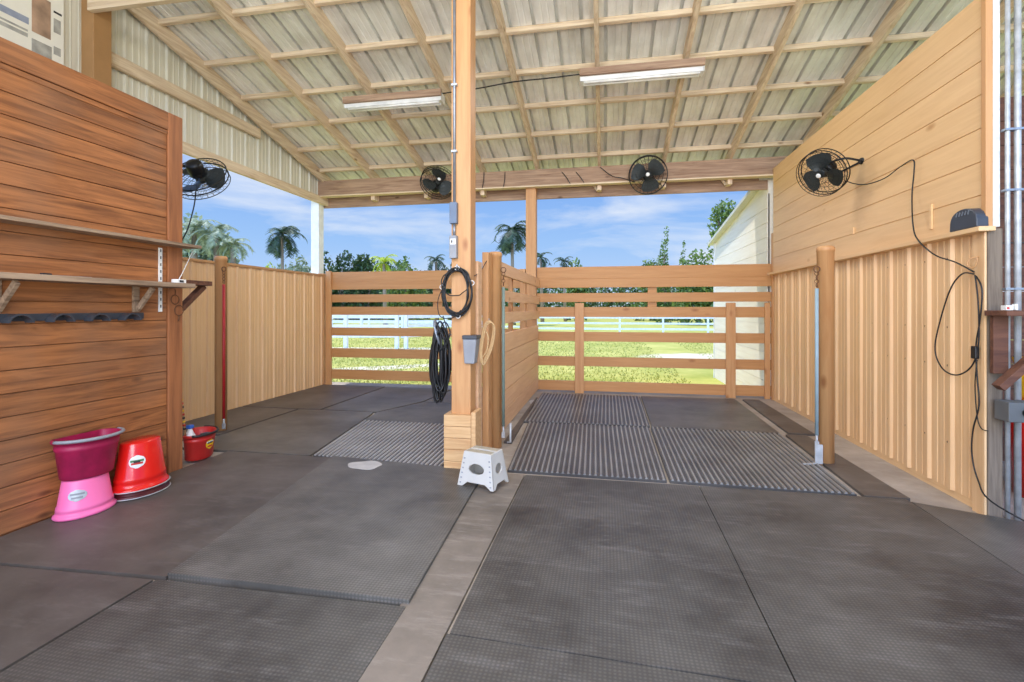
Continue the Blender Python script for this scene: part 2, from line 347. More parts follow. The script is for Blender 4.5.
# right stall
mat([(-.715,3.585),(.425,3.57),(.435,5.13),(-.80,5.13)],M['rib'],'ribbed rubber mat right behind the folding step stool',ribs=29)
mat([(.445,3.57),(1.60,3.53),(1.66,5.10),(.455,5.14)],M['rib'],'ribbed rubber mat of the right stall beside the right round pole',ribs=29)
mat([(-.86,5.17),(.45,5.19),(.47,6.95),(-.88,6.95)],M['rib'],'ribbed rubber mat at the back of the right stall near its divider',ribs=31)
mat([(.47,5.18),(1.66,5.14),(1.70,6.98),(.49,6.98)],M['mat2'],'fine grained rubber mat at the back right of the right stall')
mat([(1.75,5.16),(1.98,5.16),(2.0,6.98),(1.80,6.98)],M['matdark'],'narrow dark rubber strip mat along the right wall at the back')
mat([(1.64,3.52),(1.90,3.52),(1.88,5.10),(1.70,5.10)],M['matdark'],'narrow dark rubber strip mat beside the right round pole near the front')
mat([(-.90,4.35),(-.83,4.35),(-.90,6.6),(-.92,6.6)],M['matdark'],'thin dark rubber strip along the foot of the board divider')
# left stall
mat([(-2.35,3.64),(-1.22,3.55),(-1.22,4.85),(-2.55,4.88)],M['ribglare'],'shiny ribbed rubber mat of the left stall beside the boxed post',ribs=30)
mat([(-3.6,3.64),(-2.38,3.64),(-2.57,4.88),(-2.65,5.3),(-3.6,5.3)],M['mat2'],'plain rubber mat in the middle of the left stall beside the fence pole')
mat([(-4.40,3.68),(-3.83,3.66),(-3.83,4.1),(-3.63,4.1),(-3.63,5.3),(-4.40,5.3)],M['matdark'],'dark rubber mat under the steel fence near the red bucket')
mat([(-2.56,4.90),(-1.08,4.87),(-1.08,5.95),(-2.3,6.0),(-2.6,5.3)],M['mat2'],'grey rubber mat of the left stall, behind the shiny ribbed one')
mat([(-4.40,5.33),(-3.35,5.33),(-3.35,7.1),(-4.40,7.1)],M['matdark'],'dark rubber mat in the back left corner of the left stall')
mat([(-3.32,5.33),(-2.62,5.33),(-2.33,6.03),(-2.25,7.1),(-3.32,7.1)],M['mat2'],'grey rubber mat before the middle of the left gate')
mat([(-2.3,6.03),(-1.08,5.98),(-1.08,7.1),(-2.22,7.1)],M['mat2'],'grey rubber mat in the back right corner of the left stall')
# pale spots laid on the floor
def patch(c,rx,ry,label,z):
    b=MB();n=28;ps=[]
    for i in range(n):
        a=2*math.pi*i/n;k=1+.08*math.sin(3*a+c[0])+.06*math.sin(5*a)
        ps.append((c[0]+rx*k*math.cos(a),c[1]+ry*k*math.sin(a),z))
    b.extr(ps,(0,0,.0015));return tag(b.build('pale_spot',M['dust']),label,'pale spot')
patch(atZ(365,467,.02).xy,.13,.10,'pale spot on the mat below the shiny ribbed mat',.0345)
patch(atZ(538,402,0).xy,.11,.22,'pale spot on the floor at the far end of the divider',.0005)

# ---------------------------------------------------------------- sheet steel profile
def profile(L0,pitch=.229,h=.019):
    pts=[];x=0
    while x<L0:
        for dx,y in ((0,0),(.012,h),(.036,h),(.048,0),(.095,0),(.101,.004),(.109,.004),(.115,0),(.162,0),(.168,.004),(.176,.004),(.182,0)):
            if x+dx<=L0: pts.append((x+dx,y))
        x+=pitch
    pts.append((L0,0));return pts
def panelY(b,X,y0,y1,zb,zt,sgn,mi=0):   # vertical sheet in plane X; zb, zt may be functions of y
    fb=zb if callable(zb) else (lambda y:zb);ft=zt if callable(zt) else (lambda y:zt)
    pr=profile(y1-y0);n=len(pr)
    vs=[];
    for off in (0,-.0015*sgn):
        for (u,h) in pr: vs.append((X+sgn*h+off,y0+u,fb(y0+u)))
        for (u,h) in pr: vs.append((X+sgn*h+off,y0+u,ft(y0+u)))
    fs=[]
    for o in (0,2*n):
        for i in range(n-1): fs.append((o+i,o+i+1,o+n+i+1,o+n+i))
    for i in range(n-1): fs.append((n+i,n+i+1,3*n+i+1,3*n+i));fs.append((i,i+1,2*n+i+1,2*n+i))
    b.add(vs,fs,mi)

# ---------------------------------------------------------------- roof
SL=.25;ZR=3.21;YE=7.95;YB=-1.6
rz=lambda y:ZR+SL*(7.3-y)      # underside of rafters
XW0,XW1=-5.05,5.3  # left overhang past the gable added to keep sun off the floor
ceil_=empty('ceiling',(0,3,4.3),kind='structure',label='lean-to roof of galvanised sheets on pine rafters and purlins')
b=MB();pr=[];xx=0
while xx<XW1-XW0-.2:
    for dx,yy in ((0,0),(.003,.052),(.034,.052),(.037,0),(.098,0),(.103,.006),(.112,.006),(.117,0),(.160,0),(.165,.006),(.174,.006),(.179,0)): pr.append((xx+dx,yy))
    xx+=.229
pr.append((XW1-XW0,0));n=len(pr);vs=[];fs=[]
top=lambda y:rz(y)+.150
for off in (0,.002):
    for y in (YE,YB):
        for (u,h) in pr: vs.append((XW0+u,y,top(y)+h+off))
for o in (0,2*n):
    for i in range(n-1): fs.append((o+i,o+i+1,o+n+i+1,o+n+i))
for i in range(n-1): fs.append((i,i+1,2*n+i+1,2*n+i))
b.add(vs,fs);b.build('roof_sheet',M['roof'],ceil_)
for X in (-4.44,-3.58,-2.70,-1.81,-.98,-.08,.81,1.68,2.56,3.45,4.34):
    r_=MB();w=.042 if X>-4.4 else .045
    y0,y1=YE-.05,YB
    q0=[(X-w/2,y1,rz(y1)),(X+w/2,y1,rz(y1)),(X+w/2,y0,rz(y0)),(X-w/2,y0,rz(y0))]
    q1=[(x,y,z+.148) for x,y,z in q0];r_.hexa(q0,q1)
    r_.build('rafter',M['piney'],ceil_,bevel=.003)
for i in range(16):
    y=7.58-.565*i
    if y<YB:break
    p=MB();zt=rz(y)+.149+SL*.0
    p.beam((XW0+.05,y,zt-.031),(XW1-.05,y,zt-.031),.04,.060,up=(0,SL,1))
    p.build('purlin',M['pine'],ceil_,bevel=.003)
# header beam: inner and outer boards with blocks between
hd=empty('header_beam',(-1.2,7.2,2.88),'long weathered double board header under the low edge of the roof','beam')
MB().box((-4.50,7.10,3.02),(2.62,7.14,3.26)).build('inner_board',M['header'],hd,bevel=.003)
MB().box((-4.70,7.32,2.875),(2.62,7.36,3.12)).build('outer_board',M['header'],hd,bevel=.003)
for X in (-3.58,-2.70,-1.81,-.08,.81,1.68):
    MB().box((X-.03,7.145,2.93),(X+.03,7.31,3.19)).build('block',M['pinez'],hd)
    b=MB();b.beam((X-.12,7.27,3.1),(X-.03,7.27,2.95),.03,.03,up=(0,1,0));b.build('brace',M['pine'],hd)
MB().box((-4.5,7.06,3.0),(2.3,7.18,3.018)).build('ledger_strip',M['pine'],hd)

# ---------------------------------------------------------------- gable on the left
XG=-4.46
gw=empty('wall_left',(XG,5,2.95),kind='structure',label='cream steel gable siding above the left stall opening')
b=MB();panelY(b,XG-.06,3.67,7.30,2.96,lambda y:rz(y)+.14,1);b.build('gable_sheet',M['gable'],gw)
MB().box((XG-.03,3.66,2.90),(XG+.015,7.32,3.02)).build('bottom_beam',M['piney'],gw,bevel=.003)
b=MB();b.box((XG-.035,3.66,3.46),(XG+.012,5.72,3.585));b.build('middle_beam',M['piney'],gw,bevel=.003)
b=MB();q=lambda y,dz:(y,rz(y)+dz)
a0,a1=3.62,7.28
b.hexa([(XG+.025,a0,rz(a0)-.02),(XG+.062,a0,rz(a0)-.02),(XG+.062,a1,rz(a1)-.02),(XG+.025,a1,rz(a1)-.02)],[(XG+.025,a0,rz(a0)+.14),(XG+.062,a0,rz(a0)+.14),(XG+.062,a1,rz(a1)+.14),(XG+.025,a1,rz(a1)+.14)])
b.build('rake_beam',M['piney'],gw,bevel=.003)
MB().box((-4.42,2.0,4.18),(-1.0,2.04,4.3)).build('tie_board',M['pine'],gw) if False else None
# rear part of left: siding behind the plank partition
rw=empty('wall_left_rear',(XG,1.5,0),kind='structure',label='cream steel siding wall behind the plank partition')
b=MB();panelY(b,XG-.03,-1.5,3.50,0,lambda y:rz(y)+.13,1);b.build('siding_sheet',M['gable'],rw)
po=MB().box((XG-.05,3.50,0),(XG+.10,3.66,rz(3.6)-.03)).build('timber_post',M['brown'],bevel=.004);tag(po,'brown post rising behind the plank partition beside the poster','post')
# end board on the post running to the right (near roof)
A_=atY(90,6,3.48);B_=atY(215,-10,3.48);tb=MB().beam(A_,B_,.05,.10).build('tie_board',M['pine'],bevel=.003);tag(tb,'short pine board reaching from the brown post to the roof rafters','board')
# poster
ps=empty('poster',(XG+.02,2.6,3.0),'large white poster with faded picture panels above the plank partition','poster')
XP=XG-.004;pa=lambda px,py:atX(px,py,XP)
b=MB();b.box((XP,1.9,2.7),(XP+.006,3.335,3.95));b.build('sheet',M['poster'],ps)
def pquad(name,mt,xl,yt,yb_,xr):
    a=pa(xl,yt);c_=pa(xl,yb_);d_=pa(xr,yt)
    MB().box((XP+.0062,a.y,c_.z),(XP+.008,d_.y,min(a.z,3.94))).build(name,mt,ps)
pquad('picture_panel',M['pbrown'],31,-8,31,50)
pquad('picture_panel',M['pgrey'],31,38,54,51)
pquad('banner_stripe',M['pblue'],-8,0,7,28)
pquad('text_block',M['pgrey'],-8,13,15,27)
pquad('text_block',M['pgrey'],-8,17,21,27)
pquad('text_block',M['sblack'],53,10.5,12.5,61)
pquad('text_block',M['pgrey'],53,18,32,60)
pquad('picture_panel',M['pgrey'],53,46,54,60)
# ---------------------------------------------------------------- plank partition (left foreground)
XL=-3.15
pw=empty('wall_plank',(XL-.06,1.2,0),kind='structure',label='brown stained horizontal plank partition on the left')
b=MB();z=.02
while z<2.50:
    zt=min(z+.1245,2.53);b.box((XL-.04,-1.4,z),(XL,3.05,zt-.0045));z+=.1245
b.box((XL-.045,-1.4,.0),(XL-.018,3.05,2.5));b.build('plank_siding',M['stain'],pw,bevel=.002)
b=MB();b.box((XL-.10,-1.4,2.53),(XL+.012,3.055,2.66));b.build('top_rail',M['stain'],pw,bevel=.004)
MB().box((XL-.1,-1.4,2.495),(XL+.006,3.055,2.526)).build('top_trim',M['stain'],pw,bevel=.003)
MB().box((XL-.11,3.055,0),(XL+.014,3.175,2.66)).build('end_post',M['stainv'],pw,bevel=.004)
MB().box((XL-.13,-1.4,0),(XL-.105,3.05,2.6)).build('rear_panel',M['stain'],pw)
# shelves
def shelf(z,d,y0,y1,t,label):
    s_=empty('wall_shelf',(XL+d/2,(y0+y1)/2,z-t),label,'shelf')
    MB().box((XL+.001,y0,z-t),(XL+d,y1,z)).build('board',M['grey'],s_,bevel=.003);return s_
s1=shelf(1.70,.14,.6,3.22,.022,'upper thin weathered board shelf on the plank partition')
s2=shelf(1.405,.20,.6,3.10,.032,'lower weathered board shelf with wooden diagonal brackets on the plank partition')
for y in (2.02,2.80):
    b=MB();b.box((XL+.001,y-.02,1.20),(XL+.022,y+.02,1.373));b.beam((XL+.026,y,1.215),(XL+.15,y,1.362),.03,.022,up=(0,1,0))
    b.build('bracket',M['grey'],s2,bevel=.002)
sd=empty('shelf_standard',(XL+.01,3.02,1.22),'white slotted steel strip joining the two board shelves','bracket')
b=MB();b.box((XL+.001,2.98,1.20),(XL+.010,3.005,1.66))
for i in range(9): b.box((XL+.0102,2.988,1.23+i*.05),(XL+.0106,2.997,1.25+i*.05),1)
b.build('strip',[M['whitep'],M['sblack']],sd)
# bridle bracket rack
br=empty('bridle_rack',(XL+.03,2.3,1.17),'black rack with a row of half round bridle brackets under the shelves','rack')
zr=1.175
MB().box((XL+.001,.7,zr-.022),(XL+.012,2.86,zr+.02)).build('back_plate',M['darkp'],br,bevel=.002)
for i in range(9):
    y=2.735-.212*i;b=MB();n=14;ro=.062;ri=.05;vo=[];vi=[]
    arc=[]
    for j in range(n+1):
        a=math.pi*j/n;arc.append((y+ro*math.cos(a),zr-.03+ro*.8*math.sin(a)))
    for j in range(n,-1,-1):
        a=math.pi*j/n;arc.append((y+ri*math.cos(a),zr-.03+ri*.8*math.sin(a)))
    b.extr([(XL+.012,p,q_) for p,q_ in arc],(.055,0,0));b.build('bracket',M['darkp'],br)
# white timer, wire
wb=empty('plug_timer',(XL+.12,3.07,1.405),'small white box standing on the end of the lower shelf','timer')
MB().box((XL+.09,3.0,1.405),(XL+.14,3.08,1.435)).build('body',M['whitep'],wb,bevel=.004)
MB().tube([(XL+.115,3.04,1.435),(XL+.118,3.06,1.47),(XL+.10,3.18,1.66)],.0025,6).build('wire',M['whitep'],wb)
MB().box((XL+.1405,3.02,1.412),(XL+.1415,3.055,1.428)).build('window',M['sblack'],wb)
# bits hanging
bt=empty('snaffle_bit',(XL+.03,3.1,1.2),'rusty ring snaffle bits hanging on the end post of the partition','bit')
def ring(c,r,t,ax='x',n=24):
    pts=[]
    for i in range(n):
        a=2*math.pi*i/n
        pts.append(Vector(c)+(Vector((0,math.cos(a)*r,math.sin(a)*r)) if ax=='x' else Vector((math.cos(a)*r,0,math.sin(a)*r)) if ax=='y' else Vector((math.cos(a)*r,math.sin(a)*r,0))))
    return pts
MB().tube(ring((XL+.022,3.10,1.29),.034,.003),.0035,6,closed=True).build('ring',M['rust'],bt)
MB().tube(ring((XL+.026,3.13,1.21),.038,.003),.0035,6,closed=True).build('ring',M['rust'],bt)
MB().tube([(XL+.022,3.1,1.325),(XL+.022,3.105,1.36),(XL+.012,3.105,1.365)],.003,6).build('hook',M['rust'],bt)
MB().tube([(XL+.024,3.13,1.17),(XL+.026,3.13,1.15),(XL+.024,3.125,1.13)],.005,6).build('joint',M['rust'],bt)
# dark bracket shelf behind the partition
ds=empty('corner_shelf',(-3.16,3.3,1.2),'dark timber bracket shelf stub sticking out behind the partition post','shelf')
MB().box((-3.25,3.177,1.405),(-3.10,3.42,1.44)).build('board',M['darkw'],ds,bevel=.002)
MB().beam((-3.17,3.19,1.22),(-3.17,3.40,1.40),.035,.05,up=(1,0,0)).build('brace',M['darkw'],ds)
# little items on the lower shelf (left)
it=MB();it.box((XL+.1,2.16,1.406),(XL+.13,2.20,1.418));tag(it.build('staple_box',M['sblack'],bevel=.002),'tiny black clip lying on the lower shelf','clip')
it=MB();it.tube([(XL+.1,2.24,1.409),(XL+.12,2.42,1.409)],.003,6);tag(it.build('bent_wire',M['steel']),'short thin wire lying on the lower shelf','wire')

# ---------------------------------------------------------------- left steel fence
lf=empty('steel_fence',(XG,5.3,0),'tan ribbed steel sheet fence closing the left side of the left stall','fence')
b=MB();panelY(b,XG,3.68,7.14,.0,1.75,1);b.build('fence_sheet',M['sheettan'],lf)
MB().box((XG-.045,3.68,1.745),(XG+.028,7.24,1.775)).build('top_cap',M['tan'],lf,bevel=.003)
MB().box((XG-.045,3.68,.0),(XG-.006,7.14,.14)).build('bottom_rail',M['tanrail'],lf)
MB().box((XG-.06,7.15,0),(XG+.03,7.24,1.79)).build('end_post',M['tanpost'],lf,bevel=.003)
b=MB()
for y in [3.7+.229*i for i in range(15)]:
    for z in (.5,1.1,1.6): b.lathe([(0,.006),(.006,.005),(.008,0)],8,c=(0,0,0)).v[-24:]=[Matrix.Rotation(R(90),4,'Y')@v+Vector((XG+.004,y+.04,z)) for v in b.v[-24:]]
b.build('screws',M['rust'],lf)['kind']='stuff'
# white corner post
cp=MB().box((XG-.20,7.16,-.18),(XG-.06,7.30,3.3));tag(cp.build('corner_post',M['white'],bevel=.004),'white corner post at the far left of the roof','post')

# round poles with hanging tubes
def pole(x,y,h,r,label):
    t=empty('round_pole',(x,y,0),label,'pole')
    MB().lathe([(0,0),(r,0),(r,h),(r*1.06,h+.002),(r*1.08,h+.03),(r*.9,h+.042),(0,h+.046)],28,c=(x,y,0)).build('shaft',M['tanpost'],t)
    return t
pole(-3.745,4.24,1.70,.055,'tan round pole in front of the left steel fence')
pole(-.955,4.23,1.68,.058,'tan round pole at the front end of the board divider')
pole(1.705,4.25,1.67,.06,'tan round pole standing free in front of the right wall')
def hang(name,x,y,z0,z1,mt,label,foot=False):
    t=empty(name,(x,y,z1),label,'tie bar')
    MB().tube(ring((x-.0,y,z0+.03),.022,.004,'y'),.004,6,closed=True).build('eye_ring',M['rust'],t)
    b=MB()
    for i in range(4):
        c=(x,y,z0-.005-.03*i)
        b.tube(ring(c,.014,.003,'x' if i%2 else 'y',14),.003,5,closed=True)
    b.build('chain',M['rust'],t)
    MB().tube([(x,y,z0-.12),(x,y,z1+.1)],.0135,12).build('tube',mt,t)
    b=MB();b.tube([(x,y,z1+.1),(x,y,z1+.02)],.009,8);b.box((x-.014,y-.008,z1),(x+.014,y+.008,z1+.05));b.build('snap',M['galv'],t)
    return t
hang('tie_tube',-3.745+.085,4.18,1.58,.05,M['redbar'],'red tube hanging by a chain from the left round pole')
hang('tie_tube',-.955+.085,4.18,1.53,.10,M['greenbar'],'thin grey green tube hanging beside the divider pole')
t3=hang('tie_tube',1.705-.085,4.19,1.50,.14,M['bluebar'],'pale blue grey tube hanging beside the free round pole on the right')
b=MB();b.box((1.60,4.165,.02),(1.655,4.185,.17));b.build('latch_plate',M['galv'],t3,bevel=.003)
b=MB();b.beam((1.60,4.15,.03),(1.50,4.12,.028),.02,.008);b.build('latch_tongue',M['galv'],t3)
b=MB();b.tube([(-.86,4.3,.03),(-.83,4.3,.03),(-.83,4.3,.2)],.01,8);tag(b.build('door_latch',M['galv']),'galvanised drop bolt at the foot of the divider pole','latch')

# ---------------------------------------------------------------- centre post
px0,px1=-1.143,-.993;cy=3.56
cpz=rz(cy+.15)-.02
cpo=empty('centre_post',(-1.06,cy+.07,0),'tall orange brown square post in the middle with a boxed timber base','post')
MB().box((px0,cy,.02),(px1,cy+.15,cpz-.01)).build('shaft',M['tanpost'],cpo,bevel=.005)
for i in range(5):
    MB().box((-1.185,cy-.055,.0+i*.0865),(-.975,cy-.002,.0+i*.0865+.084)).build('base_block',M['fresh'],cpo,bevel=.003)
MB().box((-.972,cy-.06,0),(-.938,cy+.11,.455)).build('side_board',M['fresh'],cpo,bevel=.003)
MB().box((-1.185,cy,0),(-1.145,cy+.16,.43)).build('side_board',M['fresh'],cpo,bevel=.003)
for z in (1.0,1.4,1.75,2.2):
    pass
# rear sister posts between centre post and round pole
tb=MB().box((-1.02,4.02,0),(-.965,4.15,1.70));tag(tb.build('square_post',M['tanpost'],bevel=.004),'tan square post between the centre post and the divider pole','post')
tb=MB().box((-1.035,3.76,0),(-.985,3.88,1.60));tag(tb.build('square_post',M['tandiv'],bevel=.004),'lower tan post right behind the centre post','post')
# conduit and boxes
cd=empty('conduit',(-1.115,cy-.015,1.6),'grey electrical conduit running down the centre post to a switch box','conduit')
cx_=atY(455,100,cy).x
MB().tube([(cx_,cy-.015,cpz-.05),(cx_,cy-.015,1.95)],.011,10).build('pipe',M['steel'],cd)
MB().box((cx_-.03,cy-.045,1.86),(cx_+.026,cy-.001,2.02)).build('junction_box',M['bluegrey'],cd,bevel=.004)
MB().tube([(cx_,cy-.02,1.86),(cx_,cy-.02,1.77)],.011,10).build('pipe',M['steel'],cd)
ob=MB().box((cx_-.03,cy-.05,1.60),(cx_+.026,cy-.001,1.77)).build('outlet_box',M['greyp'],cd,bevel=.004)
oc=MB().box((cx_-.022,cy-.056,1.70),(cx_+.022,cy-.05,1.745)).build('outlet_cover',M['whitep'],ob,bevel=.002)
MB().box((cx_-.012,cy-.058,1.713),(cx_-.002,cy-.056,1.733)).build('socket',M['sblack'],ob)
for z in (2.4,2.9): MB().box((cx_-.022,cy-.028,z),(cx_+.022,cy-.0005,z+.015)).build('clamp',M['galv'],cd)
# coil of cable on the post front
cc=empty('cable_coil',(-1.06,cy-.03,1.15),'coil of black cable hanging on the front of the centre post','cable')
def loop(px,py,rx,rz_,y,seed,n=18):
    random.seed(seed);c=atY(px,py,y);k=y/ray(px,py).y/490
    return [Vector((c.x+rx*k*math.sin(2*math.pi*i/n)+random.uniform(-.004,.004),y+random.uniform(-.012,.0),c.z+rz_*k*math.cos(2*math.pi*i/n)+random.uniform(-.004,.004))) for i in range(n)]
b=MB()
for i in range(9): b.tube(smooth_path(loop(457+1.6*math.sin(i*2.1),292,15.5-(i%3)*1.3,24.5-(i%4)*1.1,cy-.012-.005*i,i),3,True),.0058,6,closed=True)
b.build('loops',M['blackp'],cc)
b=MB();b.tube(smooth_path(loop(455,283,14,13,cy-.05,30),3,True),.004,6,closed=True);b.tube(smooth_path([atY(445,284,cy-.04),atY(438,300,cy-.05),atY(440,316,cy-.05),atY(452,318,cy-.05),atY(461,310,cy-.05)],6),.0035,6);b.build('stray_loop',M['blackp'],cc)
for (x,y) in ((457,268),(442,287),(472,283),(458,316)):
    c=atY(x,y,cy-.05);MB().tube(ring(c,.017,.003,'y',10),.003,5,closed=True).build('tie',M['whitep'],cc)
MB().tube([atY(457,266,cy),atY(457,268,cy-.07),atY(457,264,cy-.075)],.005,6).build('hook',M['galv'],cc)
# hank on left side of post
hk=empty('hose_hank',(-1.22,cy+.03,.8),'thick hank of black cord hanging low on the left of the centre post','cord')
b=MB()
for i in range(13):
    random.seed(50+i)
    b.tube(smooth_path(loop(440+random.uniform(-4,3.5),363+random.uniform(-3,3),6+random.uniform(-2,2.5),35+random.uniform(-9,5),cy-.01+.009*i,i+80),3,True),.0078,6,closed=True)
b.build('loops',M['blackp'],hk)
b=MB();b.tube(smooth_path([atY(449,345,cy),atY(441,330,cy-.02),atY(445,322,cy-.03),atY(450,332,cy-.03),atY(446,345,cy-.03),atY(437,352,cy-.03)],6),.005,6)
b.tube(smooth_path([atY(443,316,cy-.03),atY(447,330,cy-.03),atY(449,352,cy)],6),.004,6);b.build('strap',M['blackp'],hk)
b=MB();b.lathe([(0,0),(.05,.0),(.055,.01),(0,.012)],18);b.xf(Matrix.Translation(atY(437,333,cy+.02))@Matrix.Rotation(R(75),4,'Y')@Matrix.Diagonal((2,1,1,1)));b.build('disc',M['steel'],hk)
MB().tube([(px0,cy+.06,1.02),(px0-.11,cy+.05,1.03),(px0-.12,cy+.05,1.06)],.006,6).build('hook',M['galv'],hk)
# scoop box and halter on right side
gbx=empty('grey_bin',(-.93,cy+.05,.78),'small grey plastic bin fixed to the right side of the centre post','bin')
a=atY(465,363,cy+.02);c=atY(482,339,cy+.02)
b=MB();w0=.045;
b.hexa([(a.x+.008,cy-.03,a.z),(a.x+.085,cy-.03,a.z+.0),(a.x+.085,cy+.06,a.z),(a.x+.008,cy+.06,a.z)],[(a.x+.0,cy-.045,c.z),(a.x+.105,cy-.045,c.z),(a.x+.105,cy+.075,c.z),(a.x,cy+.075,c.z)])
b.build('body',M['greyp'],gbx,bevel=.006)
b=MB();b.box((a.x-.004,cy-.05,c.z),(a.x+.11,cy+.08,c.z+.03));b.build('lid',M['darkp'],gbx,bevel=.006)
hl=empty('rope_halter',(-.87,cy+.05,.8),'tan rope halter hanging beside the grey bin','halter')
b=MB();yy=cy+.02
P_=[(483,362),(489,350),(492,338),(493,327),(490,321),(485,324),(482,335),(480,350),(481,362)]
for k in range(3):
    b.tube(smooth_path([atY(p+k*.9,q_+k*.8,yy-.012*k) for p,q_ in P_],5,True),.005,6,closed=True)
b.tube(smooth_path([atY(484,330,yy),atY(488,336,yy-.01),atY(487,350,yy-.01),atY(482,358,yy)],5),.006,6)
b.build('ropes',M['rope'],hl)
b=MB();b.tube([atY(489,321,cy+.06),atY(489,319,cy+.0)],.004,6);b.build('hook',M['galv'],hl)
# small cord on top of divider
cb=MB().tube(smooth_path([atY(474,276,cy+.1),atY(480,272,cy+.3),atY(486,262,4.0),atY(490,256,4.17),atY(494,255,4.17)],6),.004,6);tag(cb.build('black_cord',M['blackp']),'thin black cord looping from the centre post to the divider pole','cord')

# second (rear) post under header
p2=MB().box((-1.15,7.15,0),(-1.0,7.30,rz(7.2)-.02));tag(p2.build('rear_post',M['tanpost'],bevel=.004),'tall tan square post carrying the header at the end of the divider','post')

# ---------------------------------------------------------------- divider partition
XD=-.98
dv=empty('board_divider',(XD,5.7,0),'tan board divider between the two stalls, solid below with open rails above','divider')
b=MB();zs=.05
for i in range(5):
    b.box((XD-.02,4.30,zs),(XD+.02,7.14,zs+.182));zs+=.187
b.build('solid_boards',M['tandiv'],dv,bevel=.003)
for (z0,z1) in ((1.08,1.19),(1.29,1.40),(1.54,1.66)): MB().box((XD+.0,4.30,z0),(XD+.036,7.14,z1)).build('rail',M['tandiv'],dv,bevel=.003)
for y in (5.25,6.2): MB().box((XD-.06,y,.02),(XD-.021,y+.09,1.62)).build('batten',M['tanpost'],dv,bevel=.003)
MB().box((XD-.06,4.30,.02),(XD-.021,4.37,1.62)).build('batten',M['tanpost'],dv,bevel=.003)
MB().tube(ring(Vector((XD+.05,4.36,1.42)),.025,.004,'x'),.004,6,closed=True).build('ring',M['rust'],dv)

# ---------------------------------------------------------------- gates
def zat(y,Y=7.2,px=600): return atY(px,y,Y).z
def gate(x0,x1,posts,rails,stubs,label,depth=7.2):
    g_=empty('board_gate',((x0+x1)/2,depth,0),label,'gate')
    for (a_,b_) in rails: MB().box((x0,depth,zat(b_)),(x1,depth+.035,zat(a_))).build('rail',M['tanrail'],g_,bevel=.003)
    for (xa,xb,z0,z1) in posts: MB().box((xa,depth-.045,z0),(xb,depth-.001,z1)).build('upright',M['tanpost'],g_,bevel=.003)
    for (xa,xb,z0,z1) in stubs: MB().box((xa,depth+.036,z0),(xb,depth+.07,z1)).build('cleat',M['tanrail'],g_,bevel=.003)
    return g_
rl=[(266.5,278.5),(278.5,287.5),(293,302),(307,317),(332,341.5),(357,366.5),(381.5,391.5)]
gx=lambda px:atY(px,300,7.2).x
gate(gx(537),2.245,[(gx(575),gx(584),0,zat(303)),(gx(725.5),gx(735),0,zat(303)),(gx(764),2.195,.0,zat(303))],rl,[(gx(648),gx(657),zat(307),zat(286))],'right board gate of tan rails between the divider post and the right wall')
rl2=[(268,278.8),(278.8,287.5),(293,301.5),(306.5,315.5),(329.5,338.5),(352.5,362.5),(376,386.5)]
gate(-4.40,-1.16,[(-4.40,-4.31,0,zat(267)),(-1.24,-1.16,0,zat(268))],rl2,[(gx(432),gx(441),zat(315),zat(286))],'left board gate of tan rails closing the back of the left stall')
cp2=MB().box((2.202,7.08,0),(2.28,7.15,2.24));tag(cp2.build('gate_post',M['tanpost'],bevel=.003),'slim tall post where the right gate meets the right wall','post')

# ---------------------------------------------------------------- right wall
XR=2.2
wr=empty('wall_right',(XR+.05,5.3,0),kind='structure',label='tan right wall, planks above ribbed steel sheet')
b=MB();z=1.70
for i in range(7): b.box((XR,3.36,z),(XR+.03,7.06,z+.1955));z+=.2
b.box((XR+.008,3.36,1.7),(XR+.03,7.06,3.10));b.build('upper_planks',M['tanboard'],wr,bevel=.0025)
b=MB();panelY(b,XR+.012,3.40,7.06,.05,1.68,-1);b.build('steel_sheet',M['sheettan'],wr)
MB().box((XR-.075,3.29,1.672),(XR+.012,7.06,1.70)).build('ledge',M['tanboard'],wr,bevel=.003)
MB().box((XR+.014,3.42,.0),(XR+.08,7.06,1.67)).build('backing',M['tanboard'],wr)
MB().box((XR+.031,3.42,1.7),(XR+.08,7.06,3.08)).build('rear_boards',M['tanboard'],wr)
MB().box((XR-.012,3.36,.0),(XR+.013,3.44,1.672)).build('corner_flashing',M['sheettan'],wr)
MB().box((2.180,3.32,1.70),(2.217,3.358,rz(3.36)-.01)).build('corner_trim',M['tanpost'],wr,bevel=.003)
MB().box((2.180,3.33,.0),(2.192,3.358,1.67)).build('corner_trim',M['sheettan'],wr,bevel=.002)
b=MB()
for i in range(16):
    for z in (.35,.85,1.1,1.55):
        y=3.46+.229*i;v0=len(b.v);b.lathe([(0,.006),(.006,.005),(.008,0)],8)
        for j in range(v0,len(b.v)): b.v[j]=Matrix.Rotation(R(-90),4,'Y')@b.v[j]+Vector((XR+.010,y,z))
b.build('screws',M['rust'],wr)['kind']='stuff'
for (a_,b_) in ((294,0),(563,0)):
    pass
for px,y0_,y1_ in ((854,228,236),(932,201,231)):
    v=atX(px,y1_-2,XR);MB().box((XR-.012,v.y-.012,v.z),(XR-.001,v.y+.012,v.z+(.06 if px<900 else .17))).build('cleat',M['tanboard'],wr)
